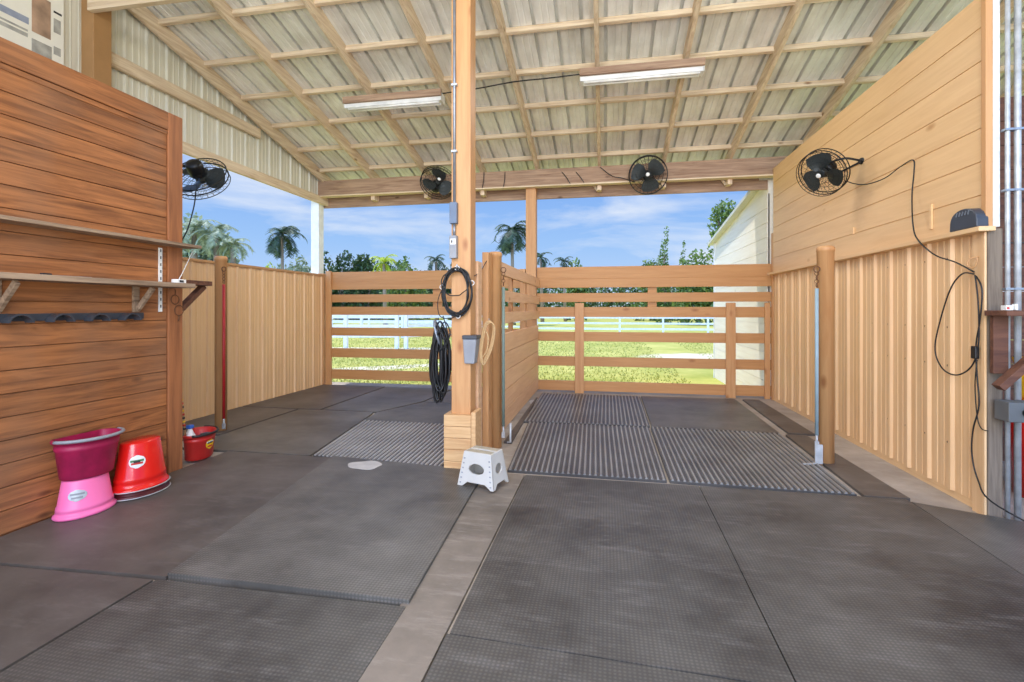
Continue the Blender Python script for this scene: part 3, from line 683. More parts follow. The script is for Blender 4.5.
# barn wall beyond (white siding, its roof dropping away)
bw=empty('wall_barn',(XR+.1,9,0),kind='structure',label='white plank barn wall continuing beyond the right gate')
b=MB();z=-.18
tz=lambda y:3.03-.135*(y-7.13)
while z<3.1:
    zt=z+.2
    for (ya_,yb_) in ((7.30,10.57),):
        # clip by sloping top
        y_end=min(yb_,7.13+(3.03-zt)/.135) if zt>tz(yb_) else yb_
        if y_end>ya_+.02: b.box((XR+.0,ya_,z),(XR+.03,y_end,zt-.006))
    z+=.2
b.extr([(XR+.012,7.30,-.18),(XR+.012,10.57,-.18),(XR+.012,10.57,tz(10.57)),(XR+.012,7.30,tz(7.30))],(.1,0,0))
b.build('plank_siding',M['barn'],bw)
b=MB();b.box((XR-.02,10.57,-.18),(XR+.10,10.62,tz(10.6)));b.build('corner_board',M['white'],bw)
b=MB();y0,y1=7.3,10.78;b.hexa([(XR-.10,y0,tz(y0)),(XR+.3,y0,tz(y0)),(XR+.3,y1,tz(y1)),(XR-.10,y1,tz(y1))],[(XR-.10,y0,tz(y0)+.05),(XR+.3,y0,tz(y0)+.05),(XR+.3,y1,tz(y1)+.05),(XR-.10,y1,tz(y1)+.05)]);b.build('eave_board',M['gable'],bw)

# ---------------------------------------------------------------- right end corner things
gp=MB().box((2.194,3.325,0),(2.270,3.40,1.69));tag(gp.build('rough_post',M['greypost'],bevel=.006),'rough grey post below the ledge at the end of the right wall','post')
gs=MB().box((2.219,3.335,1.70),(2.262,3.41,4.1));tag(gs.build('corner_flashing',M['galvw'],bevel=.003),'whitish galvanised strip rising above the rough grey post','flashing')
for (X,r,lab) in ((2.288,.012,'thinner grey conduit pipe beside the galvanised strip'),(2.338,.016,'thicker mottled conduit pipe nearest the right edge of the view')):
    t=empty('conduit_pipe',(X,3.32,0),lab,'pipe')
    MB().tube([(X,3.32,.0),(X,3.32,4.10)],r,12).build('pipe',M['galv'],t)
    for z in (2.25,1.33,1.9):
        MB().box((X-r-.01,3.30,z),(X+r+.01,3.32+r+.006,z+.012)).build('strap',M['steel'],t)
eb=empty('switch_box',(2.28,3.2,.58),'dark grey electrical switch box on the conduit pipes','switch box')
MB().box((2.205,3.19,.59),(2.35,3.295,.70)).build('body',M['greyp2'],eb,bevel=.004)
b=MB().lathe([(0,0),(.022,0),(.022,.02),(0,.022)],16).xf(Matrix.Translation((2.29,3.19,.645))@Matrix.Rotation(R(90),4,'X'));b.build('knob',M['black'],eb)
bs=empty('corner_shelf',(2.3,3.2,.8),'dark timber shelf with a diagonal brace at the right edge of the view','shelf')
MB().box((2.155,3.13,1.182),(2.62,3.295,1.212)).build('board',M['darkw'],bs,bevel=.003)
MB().box((2.185,3.27,.85),(2.26,3.298,1.181)).build('upright',M['darkw'],bs,bevel=.003)
MB().beam((2.16,3.2,.78),(2.42,3.2,1.05),.04,.06,up=(0,1,0)).build('brace',M['darkw'],bs,bevel=.003)
t=empty('plug_adapter',(2.2,3.16,1.212),'small white plug adapter lying on the dark corner shelf','adapter')
MB().box((2.165,3.15,1.213),(2.20,3.19,1.240)).build('body',M['whitep'],t,bevel=.003)
MB().box((2.21,3.15,1.213),(2.222,3.18,1.248)).build('prong',M['whitep'],t,bevel=.003)
MB().box((2.168,3.1485,1.219),(2.180,3.15,1.231)).build('label',M['sred'],t)
# speaker on ledge
spk=empty('fan_heater',(2.16,3.5,1.70),'dark grey rounded heater sitting on the ledge at the end of the right wall','heater')
arc=[]
for i in range(17):
    a=math.pi*i/16;arc.append((3.43+.115*math.cos(a),1.701+.125*math.sin(a)**.55))
b=MB();b.extr([(XR-.07,y_,z_) for y_,z_ in arc],(.064,0,0));b.build('shell',M['darkp'],spk,bevel=.006)
b=MB()
for i in range(5): b.beam((XR-.072,3.38+.025*i,1.785),(XR-.072,3.37+.025*i,1.808),.004,.008,up=(1,0,0))
b.build('vents',M['steel'],spk)
# cord of right wall fan
cord=empty('extension_cord',(2.15,3.4,0),'black cord looping on the right wall and running down to the floor','cord')
X=XR-.03
pt=lambda px,py,xx=X:atX(px,py,xx)
b=MB();b.tube(smooth_path([pt(846,181,XR-.12),pt(856,184,XR-.06),pt(868,184,XR-.05),pt(885,178),pt(900,167),pt(913,160),pt(914,172),pt(912,195),pt(913,225,XR-.09),pt(918,240,XR-.09),pt(935,255,XR-.09),pt(955,262),pt(974,272)],7),.0045,6)
b.build('wire',M['blackp'],cord)
b=MB();b.tube(smooth_path([pt(974,274),pt(962,274),pt(950,290),pt(939,325),pt(935,350),pt(942,368),pt(955,375),pt(968,370),pt(976,357),pt(979,335),pt(978,300),pt(975,275)],7),.0045,6)
b.tube(smooth_path([pt(976,276),pt(982,290),pt(980,320),pt(976,345),pt(977,375),pt(979,405),pt(973,430),pt(972,455),pt(978,480),pt(992,502,XR-.05),Vector((2.30,3.02,.035)),Vector((2.33,2.98,.03))],7),.0045,6)
b.tube(smooth_path([pt(977,360),pt(975,385),pt(977,415),pt(981,428),pt(988,431)],7),.003,6)
b.build('loops',M['blackp'],cord)
v=pt(975,352);MB().box((v.x-.012,v.y-.02,v.z-.04),(v.x+.012,v.y+.02,v.z+.035)).build('coupler',M['blackp'],cord,bevel=.006)
MB().lathe([(0,0),(.016,0),(.018,.03),(0,.035)],12,c=(2.335,2.975,.02)).build('plug',M['blackp'],cord)
v=pt(975,262);MB().tube(smooth_path([v+Vector((.02,0,.03)),v+Vector((-.015,.02,.02)),v+Vector((-.025,.02,-.02)),v+Vector((-.012,-.01,-.035)),v+Vector((-.01,-.03,0)),v+Vector((-.01,-.03,.025))],6),.004,6).build('hook',M['tan'],cord)

# things through the gap at far right
bk=MB();z=0
while z<2.85: bk.box((2.35,4.6,z),(5.2,4.64,z+.19));z+=.195
tag(bk.build('wall_back',M['darkw'],origin=False),kind='structure',label='plank wall coloured dark for the shaded interior behind the pipes')  # dark timber colour stands in for the shade inside
yb_=empty('feed_tub',(2.78,3.75,0),'yellow ribbed tub standing behind the pipes at the right edge','tub')
MB().lathe([(0,.62),(.12,.62),(.15,.68),(.13,.72),(.16,.78),(.14,.83),(.16,.9),(0,.9)],20,c=(2.80,3.75,0)).build('body',M['yellow'],yb_)
MB().lathe([(0,.0),(.19,.0),(.21,.55),(.22,.6),(0,.6)],24,c=(2.84,3.75,0)).build('stand',M['red'],yb_)

# ---------------------------------------------------------------- lights
def fixture(x0,x1,y,label):
    z=rz(y)-.005
    t=empty('strip_light',((x0+x1)/2,y,z-.12),label,'light fixture')
    MB().box((x0-.01,y-.085,z-.075),(x1+.01,y-.05,z-.002)).build('mount_board',M['header'],t,bevel=.003)
    b=MB();b.hexa([(x0+.0,y-.046,z-.12),(x1-.0,y-.046,z-.12),(x1,y+.07,z-.12),(x0,y+.07,z-.12)],[(x0,y-.048,z-.03),(x1,y-.048,z-.03),(x1,y+.09,z-.03),(x0,y+.09,z-.03)]);b.build('housing',M['whitep'],t,bevel=.004)
    b=MB()
    for dy in (-.02,.04): b.tube([(x0+.03,y+dy,z-.126),(x1-.03,y+dy,z-.126)],.013,10)
    b.build('tube',M['white'],t)
    MB().box((x0-.006,y-.06,z-.125),(x0,y+.08,z-.03)).build('end_cap',M['whitep'],t)
    MB().box((x1,y-.06,z-.125),(x1+.006,y+.08,z-.03)).build('end_cap',M['whitep'],t)
    return t
fixture(-3.0,-1.82,5.33,'long fluorescent strip light under the rafters left of the centre post')
fixture(-.25,.97,5.22,'long fluorescent strip light under the rafters right of the centre post')
wv=MB().tube(smooth_path([(-1.82,5.33,rz(5.33)-.03),(-1.4,5.3,rz(5.3)-.03),(-.98,5.28,rz(5.28)-.005),(-.6,5.25,rz(5.25)-.02),(-.25,5.22,rz(5.22)-.03)],5),.007,6);tag(wv.build('light_cable',M['blackp']),'black cable joining the two strip lights across the rafters','cable')

# ---------------------------------------------------------------- fans
def make_fan(seed=0):
    t=local('barn_fan');r=.255;RM=M['black']
    cg=MB()
    def circ(rad,z,n=36): return [(rad*math.cos(2*math.pi*i/n),rad*math.sin(2*math.pi*i/n),z) for i in range(n)]
    for rad,z,w in ((r,0,.006),(r,.05,.004),(r,-.06,.006)): cg.tube(circ(rad,z),w,6,closed=True)
    for rad in (.05,.10,.15,.20): cg.tube(circ(rad,.075-.04*(rad/r)**3),.0022,5,closed=True);cg.tube(circ(rad,-.10+.05*(rad/r)**3),.0022,5,closed=True)
    for i in range(28):
        a=2*math.pi*i/28;c,s=math.cos(a),math.sin(a)
        cg.tube([(x*c,x*s,zz) for x,zz in ((.03,.078),(.12,.074),(.2,.064),(r,.05),(r,0),(r,-.06),(.2,-.08),(.1,-.098),(.05,-.1))],.0018,4,caps=False)
    CG=cg.build('cage',RM,t)
    bl=MB()
    for k in range(3):
        a0=2*math.pi*k/3+.5;vs=[];fs=[];NR,NA=6,7
        for off in (0,.003):
            for i in range(NR):
                rr=.045+(.225-.045)*i/(NR-1)
                w=.45+.75*math.sin(math.pi*(.25+.62*i/(NR-1)))
                for j in range(NA):
                    u=j/(NA-1)-.5;a=a0+u*w*1.35
                    vs.append((rr*math.cos(a),rr*math.sin(a),u*.09*(1-.3*i/NR)+off))
        K=NR*NA
        for o in (0,K):
            for i in range(NR-1):
                for j in range(NA-1): q=o+i*NA+j;fs.append((q,q+1,q+NA+1,q+NA))
        bl.add(vs,fs,0,True)
    bl.lathe([(0,.03),(.04,.03),(.048,.02),(.048,-.03),(0,-.03)],20)
    bl.build('blades',M['blade'],t)
    MB().lathe([(0,-.20),(.05,-.20),(.07,-.185),(.075,-.17),(.075,-.06),(.05,-.05),(0,-.05)],24).build('motor',RM,t)
    MB().lathe([(0,.084),(.022,.084),(.027,.079),(0,.076)],18).build('badge',M['whitep'],CG)
    return t
fan0=make_fan()
def put_fan(pos,aim,mount,label,roll=0,first=False,arms=2,sc=1):
    t=fan0 if first else copy_tree(fan0)
    pos=Vector(pos);q=(Vector(aim)).normalized().to_track_quat('Z','Y');t.rotation_mode='QUATERNION'
    t.rotation_quaternion=q@Quaternion((0,0,1),roll);t.location=pos;t.scale=(sc,sc,sc);tag(t,label,'fan',group='caged barn fans')
    Mi=(Matrix.Translation(pos)@t.rotation_quaternion.to_matrix().to_4x4()@Matrix.Scale(sc,4)).inverted()
    m=Mi@Vector(mount);b=MB()
    if arms==2:
        side=Vector((0,1,0)) if abs(m.y)<abs(m.x) else Vector((1,0,0))
        for s_ in (-1,1): b.tube(smooth_path([side*.07*s_+Vector((0,0,-.13)),side*.08*s_+(m-Vector((0,0,-.13)))*.45+Vector((0,0,-.13)),m],5),.012,8)
    else: b.tube([Vector((0,0,-.17)),m],.014,8)
    b.lathe([(0,-.012),(.035,-.012),(.035,.012),(0,.012)],14,c=m)
    b.build('bracket',M['black'],t)
    return t
fl=atY(201,179,4.15)
put_fan(fl,(-.2,.75,-.6),(-4.30,3.72,fl.z-.05),'black caged fan silhouetted against the sky beyond the plank partition',.4,False,1,.98)
fr=atX(822,173,1.90);mnt=atX(862,161,XR-.005)
put_fan(fr,(-.8,-.62,-.62),mnt,'black caged fan on a bracket high on the right tan wall',1.0,sc=.80)
fb=atY(648,175,6.93);put_fan(fb,(-.12,-1,-.16),(fb.x,7.09,fb.z+.0),'round black caged fan on the header above the right gate',.2,arms=1)
fc=atY(438,182,6.95);tag(fc and put_fan(fc,(.55,-.85,.35),(fc.x-.05,7.09,fc.z+.03),'black caged fan on the header partly behind the centre post',.9,arms=1))
bpy.data.objects.remove  # noqa
for o in list(fan0.children_recursive)+[fan0]: bpy.data.objects.remove(o,do_unlink=True)
for (pts,lab) in (([atY(182,240,4.1),atY(188,228,4.1),atY(194,206,4.12),atY(196,190,4.15)],'black cord dangling below the fan beyond the plank partition'),
                  ([atY(600,167,7.05),atY(612,176,7.06),atY(622,178,7.05),atY(634,182,7.0)],'thin cord drooping from the header to the round fan')):
    tag(MB().tube(smooth_path(pts,6),.006,6).build('power_cord',M['blackp']),lab,'cord')
# cable wraps on the header
for i,px in enumerate((484,505,562,576)):
    a=atY(px,172,7.09);c_=atY(px+(9 if i>1 else -2),192,7.09);c_.z=max(c_.z,3.0)
    tag(MB().tube(smooth_path([a,(a+c_)/2+Vector((.01,-.005,0)),c_],5),.006,6).build('header_wire',M['blackp']),['wire crossing the header just right of the centre post','wire on the header left of the rear post','left wire of the slanting pair on the header','right wire of the slanting pair on the header'][i],'wire')

# ---------------------------------------------------------------- buckets
def bucket(name,loc,h,rt,rb,mt,label,inv=False,flat=True,rotz=0,tilt=(0,0),handle=True,lab=None,open_=True,sx=1.0,hm='galv',hup=False,cat='bucket',group=None):
    t=local(name,label,cat,group)
    def fn(x,y,z):
        lim=-.62*rt
        return (x,max(y,lim)*.72) if flat else (x,y)
    T=.006;lim0=-.62*rt
    pr=[(0,0),(rb*.94,0),(rb,.008),(rb+(rt-rb)*.70,h*.70),(rb+(rt-rb)*.72+.004,h*.72),(rb+(rt-rb)*.80+.005,h*.80),(rb+(rt-rb)*.81+.002,h*.81),(rt,h-.022),(rt+.010,h-.020),(rt+.013,h-.008),(rt+.008,h),(rt,h)]
    inn=[(rt-T,h-.004),(rb+(rt-rb)*.5-T,h*.5),(rb-T,.012),(0,.012)]
    if inv: tr=lambda p:[(r,h-z) for r,z in p]
    else: tr=lambda p:p
    def fn2(x,y,z): return (x,max(y,lim0+.010)*.72) if flat else (x,y)
    b=MB();b.lathe(tr(pr),40,fn=fn,sx=sx);b.lathe(tr([(rt,h)]+inn),40,fn=fn2,sx=sx);b.build('body',mt,t)
    if handle:
        b=MB();zz=h-.015 if not inv else .015
        pts=[((rt+.014)*sx*math.cos(a),(rt+.016)*math.sin(a)*(.74 if flat else 1),zz+(.012 if hup else -.006 if not inv else -.008)) for a in [math.pi*i/20*1.0 for i in range(21)]]
        b.tube(pts,.0035 if hm=='galv' else .010,8);b.build('handle',M[hm],t)
    if lab:
        # oval sticker wrapped on the front
        a0,hw,z0,hh,mt1,stripe=lab;n=14
        for (kk,mm,off,ar) in ((1,mt1,.0012,1),)+tuple((s_[0],s_[1],.0022,s_[2]) for s_ in stripe):
            b=MB();vs=[(0,0,0)]
            def P3(u,v):
                z=z0+v; zb=(h-z) if inv else z
                rr=rb+(rt-rb)*zb/h+off;a=a0+u/rr;return (rr*math.cos(a)*sx,(rr+.002)*math.sin(a)*(.725 if flat else 1),z)
            vs=[]
            rows=6;cols=10;fs=[]
            for i in range(rows+1):
                v=(i/rows*2-1);wv_=math.sqrt(max(0.02,1-v*v)) if ar==1 else 1
                for j in range(cols+1):
                    u=j/cols*2-1
                    if ar==1: vs.append(P3(u*hw*kk*wv_,v*hh*kk))
                    else: vs.append(P3(u*hw*kk,ar+v*hh*.16))
            for i in range(rows):
                for j in range(cols): q=i*(cols+1)+j;fs.append((q,q+1,q+cols+2,q+cols+1))
            b.add(vs,fs,0,True)
            if ar==1: stk=b.build('sticker',mm,t)
            else: b.build('printed_band',mm,stk)
    t.location=loc;t.rotation_euler=(tilt[0],tilt[1],rotz);return t
# local +y is the round front of a flat-backed bucket; turn it so the flat side faces the wall (-X): rotz = -90 deg
RZ=R(-90)
bx=-3.035
bucket('bucket',(bx,2.39,.021),.212,.150,.118,M['pink'],'pink upside down bucket under the burgundy one by the plank partition',inv=True,rotz=RZ,handle=False,
   lab=(R(42),.05,.13,.032,M['silver'],((.75,M['greyp'],.008),(.6,M['greyp'],-.012))))
bucket('bucket',(bx-.0,2.40,.234),.235,.170,.138,M['burg'],'burgundy bucket with a pale handle stacked on the pink bucket',rotz=RZ,tilt=(0,R(-1)),handle=True,hm='greyp',hup=True)
bucket('bucket',(-3.0,2.71,.021),.05,.168,.162,M['darkred'],'dark maroon bucket rim showing under the bright red bucket',inv=True,rotz=RZ,handle=True)
bucket('bucket',(-3.0,2.71,.063),.30,.165,.122,M['red'],'shiny red upside down bucket standing between the pink bucket and the post',inv=True,rotz=RZ,handle=True,
   lab=(R(48),.05,.185,.04,M['whitep'],((.8,M['sgreen'],.006),(.7,M['sred'],-.01),(.4,M['sblack'],.0))))
rb=atZ(196,465,.0)
bucket('bucket',(-3.25,3.44,.021),.205,.165,.140,M['red2'],'dull red bucket holding bottles behind the end of the partition',rotz=R(-60),flat=True,handle=True,hm='blackp',hup=True,
   lab=(R(62),.05,.115,.04,M['yellow'],((.85,M['whitep'],.016),(.7,M['sblack'],.010),(.6,M['sred'],-.018))))
bo=empty('spray_bottle',(-3.28,3.42,.2),'blue and white bottle standing in the dull red bucket','bottle')
MB().lathe([(0,0),(.035,0),(.04,.02),(.04,.12),(.02,.16),(.014,.18),(0,.18)],18,c=(-3.27,3.38,.08)).build('body',M['whitep'],bo)
MB().lathe([(.0415,.03),(.0415,.09)],18,c=(-3.27,3.38,.08)).build('label',M['blue'],bo)
MB().box((-3.29,3.36,.262),(-3.25,3.40,.29)).build('cap',M['blue'],bo,bevel=.005)
so=MB().lathe([(0,0),(.05,0),(.06,.05),(.04,.09),(0,.1)],18,c=(-3.22,3.49,.11));tag(so.build('sponge_tub',M['darkp']),'dark grey tub inside the dull red bucket','tub')
wh=empty('lead_stick',(-3.3,3.35,0),'slender stick with a bright wrapped grip leaning up from the dull red bucket','stick')
w0=Vector((-3.26,3.34,.09));w1=Vector((-3.34,3.30,1.05))
MB().tube([w0,w0.lerp(w1,.5),w1],[.008,.006,.003],8).build('shaft',M['rope'],wh)
b=MB()
for i in range(9):
    b.tube([w0.lerp(w1,.18+.03*i),w0.lerp(w1,.195+.03*i)],.011,8,mi=i%3)
b.build('grip',[M['sblack'],M['sred'],M['yellow']],wh)

# ---------------------------------------------------------------- step stool
st=local('step_stool','small folding white plastic step stool at the foot of the centre post','stool')
W,D_,HT=.27,.20,.225   # top size ; legs splay outwards
wt,dt=.115,.085;wb2,db2=.150,.115
b=MB()
# top slab as four strips leaving a hand slot
def slab(b,x0,x1,y0,y1,z0,z1,mi=0): b.box((x0,y0,z0),(x1,y1,z1),mi)
slab(b,-wt,wt,-dt,-.014,.205,.225);slab(b,-wt,wt,.014,dt,.205,.225);slab(b,-wt,-.04,-.014,.014,.205,.225);slab(b,.04,wt,-.014,.014,.205,.225)
b.build('top',M['stoolp'],st,bevel=.004)
b=MB();slab(b,-wt+.012,wt-.012,-dt+.01,-.018,.225,.227);slab(b,-wt+.012,wt-.012,.018,dt-.01,.225,.227);b.build('grip_pad',M['grip'],st)
def panel_side(P,name):
    """trapezoid leg panel with an oval hole and arched foot; P(u,v,d)->xyz, u in -1..1, v 0..1"""
    b=MB();outer=[];inner=[];n=32
    shape=[(-1,0),(-.62,0),(-.55,.14),(.55,.14),(.62,0),(1,0),(1,1),(-1,1)]
    # resample outline to n points by angle about hole centre
    hc=(0,.56)
    def hit(a):
        dx,dy=math.cos(a),math.sin(a);best=9
        for i in range(len(shape)):
            x1_,y1_=shape[i];x2_,y2_=shape[(i+1)%len(shape)];ex,ey=x2_-x1_,y2_-y1_
            den=dx*ey-dy*ex
            if abs(den)<1e-9: continue
            t=((x1_-hc[0])*ey-(y1_-hc[1])*ex)/den;s_=((x1_-hc[0])*dy-(y1_-hc[1])*dx)/den
            if t>0 and -1e-6<=s_<=1+1e-6: best=min(best,t)
        return (hc[0]+dx*best,hc[1]+dy*best)
    angs=[2*math.pi*i/n for i in range(n)]
    for (x_,y_) in shape: angs.append(math.atan2(y_-hc[1],x_-hc[0])%(2*math.pi))
    angs=sorted(set(round(a,5) for a in angs));n=len(angs)
    for a in angs:
        o=hit(a);outer.append(o);inner.append((hc[0]+.5*math.cos(a),hc[1]+.16*math.sin(a)))
    vs=[P(*p,0) for p in outer]+[P(*p,0) for p in inner]+[P(*p,1) for p in outer]+[P(*p,1) for p in inner];fs=[]
    for i in range(n):
        j=(i+1)%n
        fs+=[(i,j,n+j,n+i),(2*n+i,3*n+i,3*n+j,2*n+j),(i,2*n+i,2*n+j,j),(n+i,n+j,3*n+j,3*n+i)]
    b.add(vs,fs);return b.build(name,M['stoolp'],st)
T=.012
for s_ in (-1,1):
    panel_side(lambda u,v,d,s_=s_:(u*(wb2+(wt-wb2)*v),s_*((db2+(dt-db2)*v)-T*d),v*.212),'leg_panel')
    panel_side(lambda u,v,d,s_=s_:(s_*((wb2+(wt-wb2)*v)-T*d),u*(db2+(dt-db2)*v)*.97,v*.212),'side_panel')
b=MB()
for s_ in (-1,1):
    for i in range(6):
        v=.1+.15*i;y=-(db2+(dt-db2)*v)-.0015;x=s_*(wb2+(wt-wb2)*v)*.86
        b.box((x-.006,y-.001,v*.212-.004),(x+.006,y+.003,v*.212+.004))
b.build('rivets',M['greyp'],st)
sa=atZ(462,490,0.02);sb=atZ(494,497,.02)
st.rotation_euler=(0,0,R(-17))
st.location=(-.815,3.245,.034);st.scale=(.93,.93,1.0)

# ---------------------------------------------------------------- outside: white fences
def rail_fence(p0,p1,n,label,h=1.05,rails=(.35,.66,.97),post=.10,group=None,z=GZ):
    p0=Vector(p0);p1=Vector(p1);t=empty('white_fence',((p0.x+p1.x)/2,(p0.y+p1.y)/2,z),label,'fence')
    for rz_ in rails: MB().beam((p0.x,p0.y,z+rz_),(p1.x,p1.y,z+rz_),.04,.10).build('rail',M['vinyl'],t)
    for i in range(n+1):
        p=p0.lerp(p1,i/n);MB().box((p.x-post/2,p.y-post/2,z),(p.x+post/2,p.y+post/2,z+h)).build('post',M['vinyl'],t)
    return t
rail_fence((-4,29),(10.5,29),6,'white three rail paddock fence seen through the right gate',h=1.0,rails=(.25,.57,.9))
f0=atZ(713,334,GZ);rail_fence((8.5,28.7),(7.2,22),2,'short white fence leading away beside the white barn corner',h=1.0,rails=(.25,.57,.9))
rail_fence((-26,30),(-4.6,30),8,'far white paddock fence seen through the left gate',h=1.0,rails=(.3,.62,.92))
rail_fence((-12.5,15.2),(-7.2,16.2),3,'near white fence left of the sandy track',h=1.25,rails=(.45,.8,1.12),post=.12)
rail_fence((-6.9,16.3),(-4.5,20),2,'white fence right of the sandy track beyond the left gate',h=1.25,rails=(.45,.8,1.12),post=.12)
rail_fence((-14,22.5),(-5.2,22),4,'white middle fence crossing behind the near paddock fences',h=1.2,rails=(.4,.75,1.08),post=.12)
# ---------------------------------------------------------------- trees
def leafball(b,blobs,n,size,flat=.6):
    tot=sum(bl[3]*bl[4]*bl[5] for bl in blobs)
    for (x,y,z,a,bb,c) in blobs:
        for i in range(int(n*a*bb*c/tot)+8):
            while True:
                p=Vector((random.uniform(-1,1),random.uniform(-1,1),random.uniform(-1,1)))
                if .35<p.length<1: break
            ce=Vector((x+p.x*a,y+p.y*bb,z+p.z*c));s=size*random.uniform(.6,1.3)
            u=Vector((random.gauss(0,1),random.gauss(0,1),random.gauss(0,1))).normalized();w=u.orthogonal().normalized();w=(Quaternion(u,random.random()*6.28)@w)
            b.add([ce-u*s*.5,ce+w*s*.28,ce+u*s*.5,ce-w*s*.28],[(0,1,2,3)])
def tree(px,top,wpx,Y,mt,label,n=1400,size=.35,seed=1,group=None,base=None,name='leafy_tree',col=None):
    random.seed(seed);c=atY(px,309,Y);k=Y/ray(px,309).y/490;zt=atY(px,top,Y).z;w=wpx*k/2
    t=empty(name,(c.x,Y,GZ),label,'tree',group)
    zb=GZ if base is None else base;blobs=[]
    hh=zt-zb
    if col=='column':
        for i in range(7): f_=i/6;blobs.append((c.x+random.uniform(-.2,.2)*w,Y,zb+hh*(.1+.85*f_),w*(.9-.7*f_),w*(.9-.7*f_),hh*.13))
    else:
        m=7
        for i in range(m):
            a=random.uniform(-.62,.62);r_=random.uniform(.3,.45)
            zc=zb+hh*random.uniform(.35,.68) if i else zt-hh*.24
            blobs.append((c.x+(a*w*1.1 if i else 0),Y+random.uniform(-.5,.5)*w,zc,w*r_*1.15,w*r_,min(hh*.30,zt-zc+.01)))
        for i in range(3): blobs.append((c.x+(i-1)*w*.6,Y,zb+hh*.22,w*.42,w*.42,hh*.26))
    b=MB();leafball(b,blobs,int(n*2.2),size);b.build('foliage',mt,t)
    b=MB();b.tube([(c.x,Y,GZ),(c.x+.1,Y,zb+hh*.3),(c.x,Y,zb+hh*.75)],[.18,.14,.05],8)
    for i in range(3): b.tube([(c.x,Y,zb+hh*.3),(c.x+random.uniform(-.5,.5)*w,Y,zb+hh*.65)],[.08,.03],6)
    b.build('trunk',M['trunk'],t)
    return t
def palm(px,cy_,rpx,Y,label,nf=26,seed=1,mt='palm',group=None,droop=1.0):
    random.seed(seed);c=atY(px,cy_,Y);k=Y/ray(px,309).y/490;L_=rpx*k
    t=empty('palm_tree',(c.x,Y,GZ),label,'palm tree',group)
    MB().tube([(c.x+.15,Y,GZ),(c.x+.05,Y,c.z*.5),(c.x,Y,c.z-.1)],[.2,.15,.12],10).build('trunk',M['trunk'],t)
    for i in range(nf):
        az=2*math.pi*i/nf*2.4+random.uniform(-.3,.3);el=R(random.uniform(-30,70) if i>3 else random.uniform(60,85));Lf=L_*random.uniform(.85,1.1)
        pts=[];p=Vector((c.x,Y,c.z));e=el;st_=Lf/9
        for j in range(10):
            pts.append(p.copy());p=p+Vector((math.cos(az)*math.cos(e),math.sin(az)*math.cos(e),math.sin(e)))*st_;e-=R(13*droop)
        b=MB();b.tube(pts,[.03*(1-j/11) for j in range(10)],4)
        for j in range(1,10):
            for h_ in (0,.33,.66):
                if j==9 and h_:continue
                q=pts[j].lerp(pts[min(9,j+1)],h_);d=(pts[min(9,j+1)]-pts[j-1]).normalized();sd=d.cross(Vector((0,0,1))).normalized() if abs(d.z)<.98 else Vector((1,0,0))
                ll=Lf*.34*(1-.45*abs(j/9-.4)*1.4)
                for s_ in (-1,1):
                    tip=q+sd*s_*ll*.8+d*ll*.35+Vector((0,0,-ll*random.uniform(.1,.5)))
                    w=d*Lf*.02
                    b.add([q-w,q+w,tip],[(0,1,2)])
        b.build('frond',M[mt],t)
    return t
palm(282,236,25,40,'tall dark green palm standing alone above the left steel fence',24,3)
palm(512,232,26,42,'tall dark palm directly left of the rear post',28,5,droop=1.1)
palm(436,261,15,48,'small palm left of the centre post above the left gate',14,8)
palm(541,258,13,48,'small palm just right of the rear post',13,11)
palm(564,262,12,55,'smaller palm over the right gate, second to the right of the rear post',13,14)
palm(384,263,17,36,'bright yellow green palm above the middle of the left gate',16,17,'leafy')
# left cluster of pale palms
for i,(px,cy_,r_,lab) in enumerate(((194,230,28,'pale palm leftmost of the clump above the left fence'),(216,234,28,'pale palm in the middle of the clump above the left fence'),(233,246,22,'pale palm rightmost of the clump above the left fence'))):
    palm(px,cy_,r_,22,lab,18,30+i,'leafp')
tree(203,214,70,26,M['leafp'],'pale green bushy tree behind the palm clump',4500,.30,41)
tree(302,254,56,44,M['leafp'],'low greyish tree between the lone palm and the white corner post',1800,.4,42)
tree(272,262,22,40,M['leafy'],'small yellowish bush under the lone palm',400,.3,43)
tree(342,249,44,46,M['leafd'],'dark round tree right of the white corner post',1300,.4,44)
tree(368,252,34,48,M['leafd'],'narrow dark tree beside the bright yellow palm',900,.4,45)
tree(405,256,44,46,M['leafm'],'mid green rounded tree right of the bright yellow palm',1000,.4,46)
tree(380,258,130,62,M['leafd'],'wide low dark tree mass behind the bright yellow palm',2600,.55,47)
tree(451,262,20,60,M['leafd'],'dark small tree behind the centre post',500,.45,48)
tree(496,258,26,50,M['leafm'],'bushy green tree at the foot of the tall dark palm',800,.4,49)
tree(576,258,26,60,M['leafm'],'rounded green tree above the right gate near the rear post',700,.45,50)
tree(664,232,26,50,M['leafm'],'slender upright tree above the middle of the right gate',900,.3,51,col='column')
tree(683,246,16,52,M['leafm'],'smaller upright tree beside the slender one',500,.3,52,col='column')
tree(698,248,50,45,M['leafm'],'leafy tree against the white barn corner',1600,.35,53)
tree(655,258,50,60,M['leafm'],'low green tree left of the slender upright tree',1400,.45,54)
random.seed(99)
tree(726,197,34,30,M['leafm'],'open branched tree rising above the barn eave',500,.28,55,base=4.0)
# hedge line
def hedge(x0,x1,Y,h,label,seed,mt='leafd'):
    random.seed(seed);b=MB();blobs=[]
    x=x0
    while x<x1: blobs.append((x,Y+random.uniform(-1,1),GZ+h*.45,2.2,1.5,h*.55*random.uniform(.85,1.15)));x+=2.2
    leafball(b,blobs,int((x1-x0)*150),.55);return tag(b.build('hedge',M[mt]),label,'hedge',kind='stuff')
hedge(-70,-7,75,6.4,'long dark hedge line far behind the left paddock',60)
hedge(-5,42,75,6.0,'long green hedge line far behind the right paddock',61)
hedge(-80,48,86,6.4,'pale green undergrowth at the far edge of the fields',62,'leafm')

